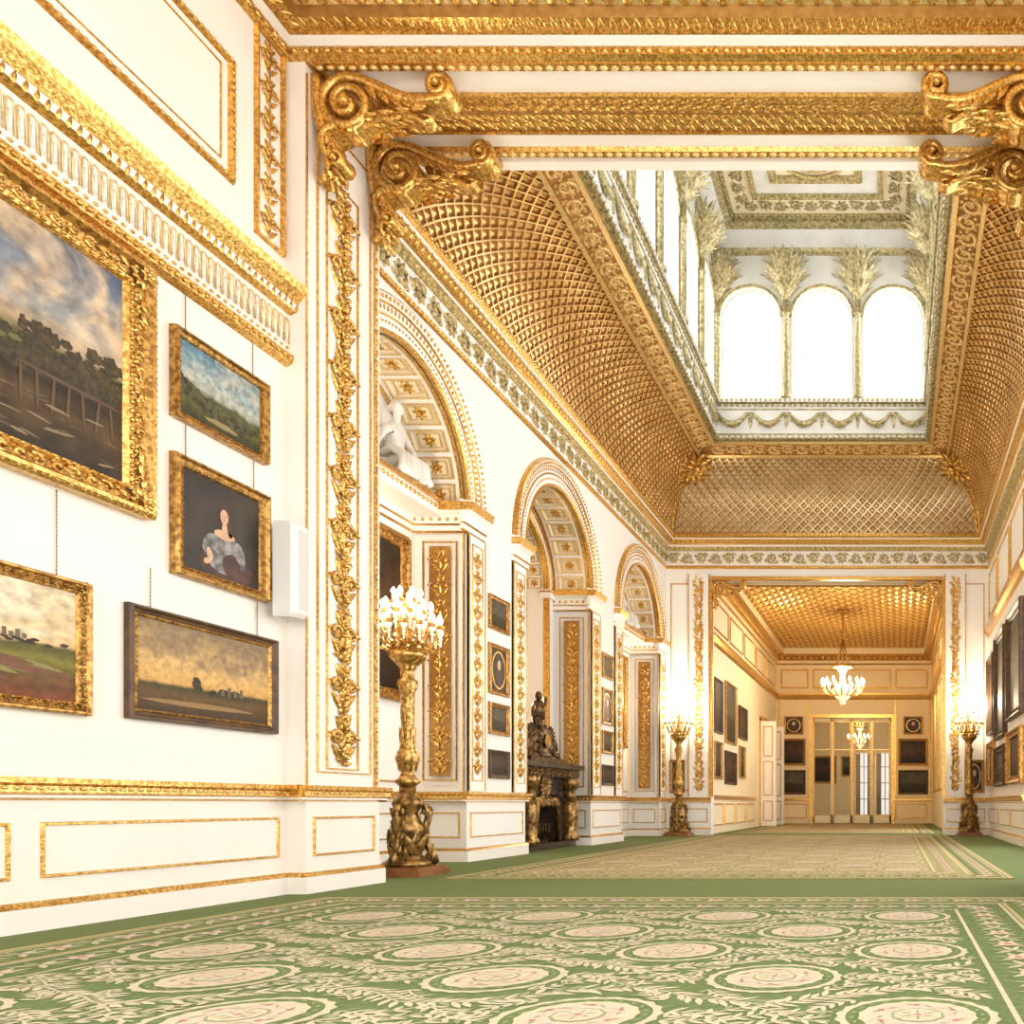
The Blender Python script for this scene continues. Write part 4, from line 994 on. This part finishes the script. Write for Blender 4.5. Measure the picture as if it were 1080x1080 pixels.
def d_lady(mb, G):
    ellipse(mb, G, .56, .14, .36, .17, .0006, 5, 24, .06); ellipse(mb, G, .53, .36, .19, .13, .0008, 3, 24, .05)
    ellipse(mb, G, .50, .22, .19, .17, .0009, 3, 24, .05); ellipse(mb, G, .35, .32, .09, .13, .0010, 3, 24, .06, -.4); ellipse(mb, G, .72, .30, .08, .15, .0010, 3, 24, .06, .3)
    ellipse(mb, G, .62, .16, .12, .13, .0012, 5, 24, .06, .3)
    ellipse(mb, G, .53, .47, .135, .05, .0013, 1, 20); ellipse(mb, G, .53, .54, .036, .07, .0014, 1)
    ellipse(mb, G, .53, .69, .078, .10, .0012, 2, 22, .05); ellipse(mb, G, .60, .56, .035, .10, .0013, 2, 16, .12, .1)
    ellipse(mb, G, .525, .665, .052, .08, .0016, 1, 22)
    for u in (.504, .543): ellipse(mb, G, u, .678, .009, .005, .0018, 2, 10)
    ellipse(mb, G, .52, .655, .005, .017, .0018, 4, 10); ellipse(mb, G, .521, .628, .014, .005, .0018, 6, 10)
    ellipse(mb, G, .31, .14, .05, .03, .0018, 1, 14, .1, .4); ellipse(mb, G, .34, .22, .035, .07, .0016, 1, 16, .05, .3)
    return [SKIN, HAIR, DRESS, mat('painted_flesh_shade', (.42, .2, .12), .5), RUST, mat('painted_lips', (.40, .08, .05), .5)]
L90 = pi/2
def onleft(X, y0, y1, h0, h1, fw, cm, fm, label, **k):
    return picture((X+.002, (y0+y1)/2, h0+E), L90, y1-y0, h1-h0, fw, cm, fm, label, **k)
onleft(XN, 3.35, 5.27, 1.79, 3.37, .18, cv_big, GOLD, 'large stormy river landscape in a wide carved gilt frame', style=1, dec=d_big, depth=.10)
onleft(XN, 5.45, 6.26, 2.54, 3.14, .055, cv_blue, GOLDD, 'small hilly landscape with blue sky in a gilt frame', dec=d_blue, chain=4.1-2.54-E)
onleft(XN, 5.45, 6.27, 1.51, 2.31, .075, DRAB, GOLDD, 'portrait of a seated lady in a satin gown, gilt frame', dec=d_lady, chain=2.53-1.51, style=2)
onleft(XN, 3.6, 4.89, .515, 1.287, .075, cv_hill, GOLDD, 'hillside landscape with ruins in a carved gilt frame', style=1, dec=d_hill, chain=1.775-.515, depth=.05)
onleft(XN, 5.13, 6.36, .53, 1.245, .07, cv_gold, DARKW, 'golden evening landscape in a dark wooden frame', style=2, dec=d_gold, chain=1.5-.53, depth=.05)
onleft(XB, 7.95, 9.95, 1.2, 3.15, .14, cv_dark, GOLDD, 'tall dark oil painting inside the first niche', style=1, depth=.08)
onleft(XB, 16.1, 18., 1.2, 3.15, .14, cv_dark, GOLDD, 'tall dark oil painting inside the last niche', depth=.08)
for yc in (10.9, 15.0):
    for (a, b, ov, cm) in ((2.25, 2.69, False, cv_dark2), (1.42, 2.07, True, DRAB), (.90, 1.31, False, cv_dark2), (.33, .70, False, cv_dark)):
        onleft(XG, yc-.27, yc+.27, a, b, .06, cm, DARKW if cm is cv_dark else GOLDD, 'small %s in a gilt frame between the arches' % ('oval portrait' if ov else 'dark painting'), oval=ov, depth=.04, group='small pictures between the arches')
def onend(Y, x0, x1, h0, h1, fw, cm, fm, label, **k):
    return picture(((x0+x1)/2, Y-.002, h0+E), 0, x1-x0, h1-h0, fw, cm, fm, label, **k)
onend(YE, -5.12, -4.78, .25, 1.0, .07, DRAB, GOLDD, 'oval portrait in a gilt frame beside the end opening', oval=True)
onend(YE, 1.55, 2.0, .25, 1.0, .07, DRAB, GOLDD, 'oval portrait in a gilt frame beside the end opening', oval=True)
for x0, x1 in ((-4.1, -3.25), (.08, 1.15)):
    onend(RY1, x0, x1, .35, 1.22, .09, cv_dark2, DARKW, 'dark framed oil painting on the far room wall')
    onend(RY1, x0, x1, 1.38, 2.35, .09, cv_dark, GOLDD, 'dark landscape in gilt frame on the far room wall')
    onend(RY1, (x0+x1)/2-.35, (x0+x1)/2+.35, 2.5, 3.15, .07, DRAB, GOLDD, 'oval portrait high on the far room wall', oval=True)
onend(36.5, -3.7, -2.6, .9, 2.1, .1, cv_dark, GOLDD, 'dark painting in the door-mirror stand-in room'); onend(36.5, -2.4, -1.95, 1.2, 2.1, .08, cv_dark2, GOLDD, 'small dark painting in the door-mirror stand-in room')
for (a, b, h0, h1, cm) in ((19.6, 20.5, .6, 1.5, cv_dark2), (19.6, 20.5, 1.7, 3.0, cv_dark), (20.9, 22.3, .5, 1.35, cv_dark), (20.9, 22.3, 1.55, 3.1, cv_dark2), (22.8, 23.6, .7, 1.6, cv_dark2), (22.7, 23.9, 1.8, 2.7, cv_dark)):
    onleft(RX0, a, b, h0, h1, .07, cm, DARKW if cm is cv_dark else GOLDD, 'old oil painting on the far room side wall', detail=False)
def onright(X, y0, y1, h0, h1, fw, cm, fm, label, **k):
    return picture((X-.002, (y0+y1)/2, h0+E), -L90, y1-y0, h1-h0, fw, cm, fm, label, **k)
for (a, b, h0, h1, cm, fm) in ((17.5, 18.6, 1.5, 3.2, cv_dark, DARKW), (17.5, 18.6, .4, 1.35, cv_dark2, GOLDD), (15.7, 17.2, 1.3, 3.4, cv_dark, DARKW), (15.7, 17.2, .35, 1.15, cv_dark2, DARKW), (13.6, 15.3, 1.5, 3.4, cv_dark2, DARKW), (13.6, 15.3, .35, 1.3, cv_dark, GOLDD)):
    onright(XR, a, b, h0, h1, .14, cm, fm, 'large dark oil painting in a heavy frame, gallery wall', depth=.1)

# ------------------------------------------------------------------ loudspeaker
root = tag(empty('loudspeaker', (XN, 6.34, 2.11)), 'white wall-mounted loudspeaker beside the small pictures', 'speaker')
mb = MB(); V = []
prf = [(.06, -.09), (.19, -.085), (.225, -.05), (.225, .05), (.19, .085), (.06, .09)]
for z, s in ((0, .9), (.03, 1), (.69, 1), (.72, .9)): V += [(.02+x*s, y*s, z) for x, y in prf]
f = [(i*6+k, i*6+(k+1) % 6, i*6+6+(k+1) % 6, i*6+6+k) for i in range(3) for k in range(6)]+[(5, 4, 3, 2, 1, 0), (18, 19, 20, 21, 22, 23)]
mb.add(V, f); mb.obj('cabinet', [PLASTIC], root)
mb = MB(); mb.box((.243, -.045, .06), (.249, .045, .66)); mb.obj('grille', [mat('speaker_grille', (.64, .63, .62), .7)], root)
mb = MB(); mb.box((0, -.04, .2), (.085, .04, .5)); mb.obj('bracket', [PLASTIC], root)

# ------------------------------------------------------------------ floor candelabra
def torchere():
    root = empty('floor_candelabrum', (0, 0, 0)); tag(root, 'tall gilt-bronze floor candelabrum with lit candle lamps', 'candelabra', group='gilt floor candelabra')
    mb = MB(); mb.box((-.27, -.27, 0), (.27, .27, .06)); mb.box((-.24, -.24, .06), (.24, .24, .09)); mb.obj('plinth', [WOOD], root)
    mb = MB()
    mb.lathe((0, 0, .09), [(.22, 0), (.22, .04), (.18, .06), (.13, .12), (.12, .22), (.15, .32), (.155, .38), (.11, .46), (.09, .52), (.12, .57), (.14, .61), (.12, .66), (.08, .70), (.07, .82)], 16, 0)
    for k in range(3):
        a = 2*pi*k/3+.5; c, s = math.cos(a), math.sin(a)
        G = Fr((0, 0, 0), (c, s, 0), (0, 0, 1), (-s, c, 0))
        P = [(.10, .70, 0), (.16, .68, 0), (.185, .60, 0), (.16, .49, 0), (.15, .38, 0), (.18, .27, 0), (.225, .18, 0), (.24, .13, 0), (.22, .10, 0)]
        mb.tube(G.t(P), [.02, .03, .035, .033, .03, .033, .038, .038, .02], 8, 0)
        scroll(mb, Fr(G.p(0, 0, -.01), G.U, G.V, G.N), .16, .63, .05, 1, 0, .018); scroll(mb, Fr(G.p(0, 0, -.01), G.U, G.V, G.N), .20, .19, .05, -1, 0, .018)
        for v, rr in ((.16, .2), (.28, .16), (.40, .15), (.52, .16)):
            H = Fr(G.p(rr, v, 0), (0, 0, 1), (-s, c, 0), (c, s, 0))
            for q in (-.4, .4): leaf(mb, H, 0, 0, q, .16, .08, .05)
        a2 = a+pi/3; H = Fr((.14*math.cos(a2), .14*math.sin(a2), .2), (0, 0, 1), (-math.sin(a2), math.cos(a2), 0), (math.cos(a2), math.sin(a2), 0))
        for q in (-.5, 0, .5): leaf(mb, H, 0, 0, q, .26, .10, .06)
    mb.obj('base', [BRONZE], root)
    mb = MB()
    mb.lathe((0, 0, .88), [(.08, 0), (.12, .04), (.075, .08), (.055, .14), (.09, .20), (.11, .27), (.075, .36), (.05, .5), (.055, .75), (.065, .92), (.095, 1.0), (.065, 1.05), (.05, 1.12), (.09, 1.18), (.16, 1.25), (.18, 1.30), (.13, 1.33), (.05, 1.36), (.04, 1.7), (.05, 1.75), (.015, 1.85)], 16, 0)
    for z0, L, n, r in ((1.02, .2, 9, .08), (1.24, .22, 8, .06), (1.42, .25, 8, .048), (1.62, .25, 8, .05), (1.82, .1, 9, .075), (2.02, .16, 10, .08)):
        for k in range(n):
            a = 2*pi*k/n+z0; c, s = math.cos(a), math.sin(a)
            leaf(mb, Fr((r*c, r*s, z0), (0, 0, 1), (-s, c, 0), (c, s, 0)), 0, 0, 0, L, .045, .025)
    mb.obj('stem', [BRONZEG], root)
    tiers = [(14, .29, 2.44), (11, .21, 2.56), (7, .12, 2.68)]
    for n, r, z in tiers:
        mb = MB(); t = np.linspace(0, 1, 9)
        P = [(.03+(r-.03)*x, 0, 2.22+(z-2.22)*x-.10*math.sin(pi*x)*1.2) for x in t]
        mb.tube(P, .011, 6, 0); mb.lathe((r, 0, z-.02), [(.012, 0), (.033, .015), (.03, .04), (.012, .045)], 8, 0)
        leaf(mb, Fr((r*.5, 0, P[4][2]), (1, 0, 0), (0, 1, 0), (0, 0, 1)), 0, 0, .4, .1, .06, .04)
        a0 = mb.obj('arm', [BRONZEG], root)
        mb = MB()
        mb.lathe((r, 0, z-.17), [(.002, 0), (.010, .015), (.003, .03), (.012, .045), (.004, .06), (.015, .08), (.006, .10), (.024, .125), (.032, .15)], 8, 0)
        d0 = mb.obj('crystal_drop', [CRYSTAL], a0)
        mb = MB(); mb.lathe((0, 0, 0), [(.016, 0), (.016, .045), (.004, .05)], 8, 0); c0 = mb.obj('candle', [CANDLE], root)
        mb = MB(); mb.lathe((0, 0, .045), [(.012, 0), (.026, .022), (.023, .036), (.005, .065)], 8, 0); f0 = mb.obj('flame', [FLAME], c0)
        for k in range(n):
            ang = 2*pi*k/n+.2
            if k == 0: a_, c_ = a0, c0
            else:
                a_ = a0.copy(); COL.objects.link(a_); c_ = c0.copy(); COL.objects.link(c_); f_ = f0.copy(); COL.objects.link(f_); f_.parent = c_; a_.parent = root; c_.parent = root
                d_ = d0.copy(); COL.objects.link(d_); d_.parent = a_
            a_.rotation_euler = (0, 0, ang); c_.location = (r*math.cos(ang), r*math.sin(ang), z+.025)
    return root
tr = torchere(); tr.location = (-4.80, 8.2, 0)
copytree(tr, (-4.74, 18.2, 0)); copytree(tr, (1.60, 18.2, 0))
def lamp(loc, e, col=(1, .78, .5), r=.12):
    l = bpy.data.lights.new('light', 'POINT'); l.energy = e; l.color = col; l.shadow_soft_size = r
    o = bpy.data.objects.new('light', l); COL.objects.link(o); o.location = loc; return o
for p in ((-4.80, 8.2, 2.95), (-4.74, 18.2, 2.95), (1.6, 18.2, 2.95)): lamp(p, 90, (1, .84, .62), r=.06)

# ------------------------------------------------------------------ chandelier
root = tag(empty('chandelier', (-1.53, 24, 3.55)), 'gilt chandelier with lit candles hanging in the far room', 'chandelier')
mb = MB(); mb.tube([(0, 0, .9), (0, 0, 2.66)], .02, 6); mb.lathe((0, 0, 2.6), [(.05, 0), (.2, .08), (.12, .11)], 12)
for k in range(8):
    a = 2*pi*k/8; mb.tube([(.25*math.cos(a), .25*math.sin(a), 1.1+.0), (.1*math.cos(a), .1*math.sin(a), 1.5), (0, 0, 1.9)], .014, 5)
for k in range(10): mb.ell((.25*math.cos(2*pi*k/10), .25*math.sin(2*pi*k/10), 1.1), (.08, .08, .05))
mb.obj('stem', [BRONZEG], root)
mb = MB(); mb.lathe((0, 0, 0), [(.02, 0), (.1, .05), (.06, .1), (.2, .2), (.3, .33), (.34, .42), (.25, .5), (.1, .6), (.07, .9), (.14, 1.0), (.26, 1.1)], 14); mb.obj('body', [CRYSTAL], root)
mb = MB(); P = [(.1+.5*t, 0, .35+.12*t-.16*math.sin(pi*t)) for t in np.linspace(0, 1, 9)]; mb.tube(P, .02, 6); mb.lathe((.6, 0, .45), [(.02, 0), (.06, .03), (.02, .05)], 8)
a0 = mb.obj('arm', [GOLD], root)
mb = MB(); mb.lathe((0, 0, 0), [(.02, 0), (.02, .12), (.01, .13)], 8); c0 = mb.obj('candle', [CANDLE], root)
mb = MB(); mb.lathe((0, 0, .10), [(.015, 0), (.045, .05), (.04, .09), (.006, .16)], 8); f0 = mb.obj('flame', [FLAME2], c0)
for k in range(16):
    ang = 2*pi*k/16
    if k == 0: a_, c_ = a0, c0
    else:
        a_ = a0.copy(); COL.objects.link(a_); c_ = c0.copy(); COL.objects.link(c_); f_ = f0.copy(); COL.objects.link(f_); f_.parent = c_
    a_.rotation_euler = (0, 0, ang); c_.location = (.6*math.cos(ang), .6*math.sin(ang), .5)
ch2 = copytree(root, (-1.45, 33.6, 2.9)); ch2.scale = (.8, .8, .8); ch2['label'] = 'smaller lit chandelier standing in for the one reflected in the far doors'
lamp((-1.53, 24, 4.3), 560, (1, .80, .50), .3)
lamp((-7.6, 14.5, 3.2), 260, (1, .85, .62), .25)  # added lamp without a fitting, lights the room behind the middle arch

# ------------------------------------------------------------------ fireplace + clock
yc = 12.95
root = tag(empty('fireplace', (XB, yc, 0), 0), 'black marble and gilt-bronze fireplace in the middle niche', 'fireplace')
mb = MB()
mb.box((.0, -1.0, 0), (.5, 1.0, .10)); mb.box((0, -1.0, .1), (.42, -.52, 1.12)); mb.box((0, .52, .1), (.42, 1.0, 1.12)); mb.box((0, -.52, .85), (.38, .52, 1.12)); mb.box((0, -.52, .1), (.06, .52, .85))
mb.obj('surround', [BLACKM], root)
mb = MB(); mb.box((0, -1.12, 1.26), (.60, 1.12, 1.34)); mb.box((0, -1.05, 1.12), (.50, 1.05, 1.26)); mb.obj('mantel_shelf', [BLACKM], root)
mb = MB()
for s in (-1, 1):
    mb.lathe((.50, s*.76, .10), [(.14, 0), (.14, .06), (.10, .12), (.12, .3), (.14, .55), (.12, .62), (.07, .66)], 10)
    mb.ell((.50, s*.76, .83), (.09, .09, .11)); mb.lathe((.5, s*.76, .92), [(.07, 0), (.13, .05), (.15, .18), (.13, .2)], 10)
    for k in range(8): leaf(mb, Fr((.5, s*.76, .15), (0, 0, 1), (math.cos(k), math.sin(k), 0), (-math.sin(k), math.cos(k), 0)), 0, 0, 0, .45, .14, .14)
rinceau(mb, Fr((.505, 0, 0), (0, 1, 0), (0, 0, 1), (1, 0, 0)), -.95, .95, 1.13, 1.25, 0, 0, .03)
P = [(.40, -.5+1.0*t, .6+.22*math.sin(pi*t)) for t in np.linspace(0, 1, 11)]; mb.tube([(.40, -.5, .1)]+P+[(.40, .5, .1)], .035, 6)
for k in range(11): leaf(mb, Fr((.42, 0, 0), (0, 1, 0), (0, 0, 1), (1, 0, 0)), -.45+.09*k, .80, -1.57+.5*math.sin(k), .16, .1, .06)
for k in range(14): leaf(mb, Fr((.40, 0, .98), (0, 1, 0), (0, 0, 1), (1, 0, 0)), 0, 0, 2*pi*k/14, .2, .1, .08)
mb.obj('bronze_mounts', [BRONZE], root)
mb = MB(); mb.box((.07, -.4, .1), (.3, .4, .14))
for k in range(7): mb.tube([(.3, -.36+.12*k, .12), (.32, -.36+.12*k, .4)], .012, 5)
mb.tube([(.3, -.38, .38), (.32, .38, .38)], .015, 5); mb.obj('grate', [BRONZEK], root)
root = tag(empty('mantel_clock', (XB+.30, yc, 1.34)), 'large blackened bronze sculptural clock on the mantel shelf', 'clock')
mb = MB(); mb.box((-.16, -.62, 0), (.16, .62, .08)); mb.lathe((0, 0, .08), [(.4, 0), (.34, .06), (.27, .12), (.31, .3), (.26, .46), (.17, .56), (.18, .62)], 14, 0, .45, 1)
for s in (-1, 1):
    mb.ell((0, s*.42, .27), (.10, .12, .19)); mb.ell((.0, s*.40, .50), (.06, .06, .075)); mb.tube([(0, s*.4, .36), (.05, s*.28, .46), (0, s*.16, .62)], .035, 6); mb.tube([(0, s*.42, .17), (.09, s*.52, .14), (.09, s*.54, .03)], .05, 6); mb.tube([(0, s*.42, .38), (.05, s*.52, .34), (.04, s*.58, .22)], .03, 6)
    for k in range(5): leaf(mb, Fr((.02, s*.3, .35), (0, 1, 0), (0, 0, 1), (1, 0, 0)), 0, 0, pi/2-s*(.2+.3*k), .26, .1, .08)
for k in range(12): leaf(mb, Fr((.09, 0, .32), (0, 1, 0), (0, 0, 1), (1, 0, 0)), 0, 0, 2*pi*k/12, .28, .12, .06)
mb.ell((0, 0, .80), (.11, .15, .19)); mb.ell((0, 0, 1.04), (.055, .055, .075)); mb.tube([(0, 0, .90), (.04, .15, .92), (0, .25, 1.04)], .03, 6); mb.tube([(0, 0, .90), (.04, -.15, .86), (.05, -.22, .70)], .03, 6)
mb.obj('case', [BRONZEK], root)
mb = MB(); mb.tube([(.15, .10*math.cos(a), .34+.10*math.sin(a)) for a in np.linspace(0, 2*pi, 21)], .012, 5); V = [(.152, .09*math.cos(a), .34+.09*math.sin(a)) for a in np.linspace(0, 2*pi, 20, endpoint=False)]; mb.add(V, [tuple(range(20))]); mb.obj('dial', [BRONZEG], root)

# ------------------------------------------------------------------ marble statues
def statue(loc, rz, label):
    root = tag(empty('statue', loc, rz), label, 'statue')
    me = bpy.data.meshes.new('figure')
    J = [((0, 0, .22), .13), ((.01, 0, .36), .105), ((.02, 0, .50), .125), ((.03, 0, .60), .09), ((.04, 0, .67), .042), ((.05, 0, .73), .05), ((.06, 0, .82), .062), ((.05, 0, .88), .035),
         ((.03, .13, .58), .05), ((.08, .20, .45), .04), ((.16, .17, .36), .03), ((.20, .14, .34), .028),
         ((.03, -.13, .58), .05), ((.02, -.22, .47), .04), ((-.02, -.27, .35), .03), ((0, -.28, .28), .028),
         ((.06, .09, .2), .095), ((.28, .11, .24), .075), ((.30, .11, .1), .055), ((.31, .11, .02), .04), ((.40, .12, .01), .03),
         ((.06, -.09, .2), .095), ((.26, -.10, .2), .075), ((.22, -.14, .08), .055), ((.18, -.16, .02), .04), ((.26, -.2, .01), .03)]
    Ed = [(0, 1), (1, 2), (2, 3), (3, 4), (4, 5), (5, 6), (6, 7), (3, 8), (8, 9), (9, 10), (10, 11), (3, 12), (12, 13), (13, 14), (14, 15), (0, 16), (16, 17), (17, 18), (18, 19), (19, 20), (0, 21), (21, 22), (22, 23), (23, 24), (24, 25)]
    me.from_pydata([j[0] for j in J], Ed, []); o = bpy.data.objects.new('figure', me); COL.objects.link(o); o.parent = root
    me.materials.append(MARBLE)
    md = o.modifiers.new('skin', 'SKIN')
    for i, (p, r) in enumerate(J): me.skin_vertices[0].data[i].radius = (r, r)
    me.skin_vertices[0].data[0].use_root = True; md.use_smooth_shade = True
    o.modifiers.new('sub', 'SUBSURF').levels = 2; o.modifiers['sub'].render_levels = 2
    mb = MB(); mb.ell((.035, 0, .85), (.075, .072, .07), 0, 12, 8); mb.ell((-.05, 0, .84), (.04, .04, .035), 0, 10, 6)
    for s in (-1, 1): mb.ell((.06, s*.06, .82), (.04, .018, .05), 0, 8, 6)
    mb.obj('hair', [MARBLE], root)
    mb = MB()
    for k in range(9):
        t = k/8; a = -.28+.56*t
        mb.tube([(.0, a*.7, .27-.05*abs(a)), (.16, a*.75, .30), (.30, a*.8, .22), (.33+.02*math.sin(k*3), a*.9, .08), (.34, a, .01)], [.045, .05, .05, .04, .045], 7)
    mb.tube([(-.02, -.2, .52), (-.09, 0, .45), (-.06, .2, .3), (.0, .26, .12), (.02, .28, .02)], [.04, .05, .05, .05, .05], 8)
    mb.obj('drapery', [MARBLE], root)
    mb = MB(); mb.box((-.17, -.30, 0), (.12, .30, .17)); mb.obj('seat', [MARBLE], root)
    root.scale = (.85, .85, 1.0)
    return root
statue((XB+.16, 9.45, 4.352), -.15, 'white marble seated draped figure on the niche ledge')
statue((XB+.16, 8.3, 4.352), .2, 'white marble seated draped figure on the niche ledge')
statue((XB+.16, 17.2, 4.352), -.2, 'white marble seated figure on the far niche ledge')

# ------------------------------------------------------------------ doors
def dleaf(mb, F, w, h, glazed=False):
    if glazed:
        for a, b in (((0, 0), (.06, h)), ((w-.06, 0), (w, h)), ((0, 0), (w, .3)), ((0, h-.12), (w, h))): boxF(mb, F, (a[0], a[1], -.02), (b[0], b[1], .02), 0)
        panel(mb, Fr(F.p(0, 0, .02), F.U, F.V, F.N), .04, .28, w-.04, h-.1, .03, .02, 1)
        boxF(mb, F, (.06, h*.7, -.012), (w-.06, h*.7+.03, .012), 1)
        boxF(mb, F, (0, 0, -.03), (.02, h, .03), 1)
    else:
        boxF(mb, F, (0, 0, -.025), (w, h, .025), 0)
        for sd in (1, -1):
            G = Fr(F.p(0, 0, sd*.025), F.U, F.V, F.N*sd)
            for v0, v1 in ((.15, .8), (.95, h*.62), (h*.66, h-.15)): panel(mb, G, .1, v0, w-.1, v1, .035, .015, 1)
mb = MB(); dleaf(mb, Fr((RX0+.02, 26.3, .01), (1, 0, 0), (0, 0, 1), (0, -1, 0)), .5, 3.3); o = struct(mb, 'door_1', [WHITE, GOLD], 'open white and gold panelled door leaf', 'door')
mb = MB(); dleaf(mb, Fr((RX0+.02, 28.2, .01), (1, 0, 0), (0, 0, 1), (0, -1, 0)), .5, 3.3); struct(mb, 'door_2', [WHITE, GOLD], 'open white and gold panelled door leaf', 'door')
mb = MB(); F = FY(RY1)
for a, b in (((DX0-.12, 0), (DX0, DZ+.12)), ((DX1, 0), (DX1+.12, DZ+.12)), ((DX0, DZ), (DX1, DZ+.12))): boxF(mb, F, (*a, 0), (*b, .06), 0)
F = FX(RX0)
for a, b in (((26.25, 0), (26.35, 3.4)), ((28.1, 0), (28.2, 3.4)), ((26.25, 3.32), (28.2, 3.5))): boxF(mb, F, (*a, 0), (*b, .05), 0)
boxF(mb, F, (26.35, 0.01, 0), (28.1, 3.32, .01), 1)
trim(mb, [GOLD, DARKW], 'gilded architraves around the far doorways', 'architrave')
W4 = (DX1-DX0)/4
for i in range(4):
    x = DX0+i*W4
    F = Fr((x, RY1+.12, .01), (1, 0, 0), (0, 0, 1), (0, -1, 0))
    mb = MB(); dleaf(mb, F, W4-.004, DZ-.03, True); struct(mb, 'door_%d' % (i+3), [CREAM2, GOLD], 'tall glazed door leaf with gilded glazing bars', 'door')
CB = mat('glazing_bar_white', (.5, .45, .38), .6)
for (x0, x1, z1) in ((-1.75, -1.05, 2.9), (-.85, -.1, 2.9)):
    wn[0] += 1
    mb = MB(); mb.box((x0, 36.42, .1), (x1, 36.46, z1), 0)
    n = 4; wc = (x1-x0)*.28
    for b0 in (x0, x1-wc):
        for k in range(n): mb.tube([(b0+(k+.5)*wc/n, 36.36, .05), (b0+(k+.5)*wc/n, 36.36, z1)], .03, 6, 2)
    for q in (.9, 1.6, 2.3): mb.box((x0, 36.38, q), (x1, 36.41, q+.04), 2)
    mb.box(((x0+x1)/2-.02, 36.38, .1), ((x0+x1)/2+.02, 36.41, z1), 2)
    for xx in (x0-.05, x1+.02): mb.box((xx, 36.3, 0), (xx+.04, 36.38, z1+.1), 1)
    struct(mb, 'window_%d' % wn[0], [WINGLOW, GOLD, CB], 'glowing panel standing in for a curtained window reflected in the far doors', 'window')
lamp((-1.45, 33.6, 3.9), 70, (1, .72, .38), .2)

# ------------------------------------------------------------------ world, camera
w = bpy.data.worlds.new('World'); sc.world = w; w.use_nodes = True
bg = w.node_tree.nodes['Background']; bg.inputs['Color'].default_value = (1, .99, .975, 1); bg.inputs['Strength'].default_value = 4.25
cam = bpy.data.cameras.new('Camera'); co = bpy.data.objects.new('Camera', cam); COL.objects.link(co); sc.camera = co
co.location = (0, 0, E); co.rotation_euler = (pi/2, 0, 0)
cam.sensor_width = 36; cam.lens = 880/1080*36; cam.shift_x = -(945-540)/1080; cam.shift_y = (848-540)/1080
cam.clip_start = .05; cam.clip_end = 200
print('objects', len(bpy.data.objects), 'verts', sum(len(m.vertices) for m in bpy.data.meshes))
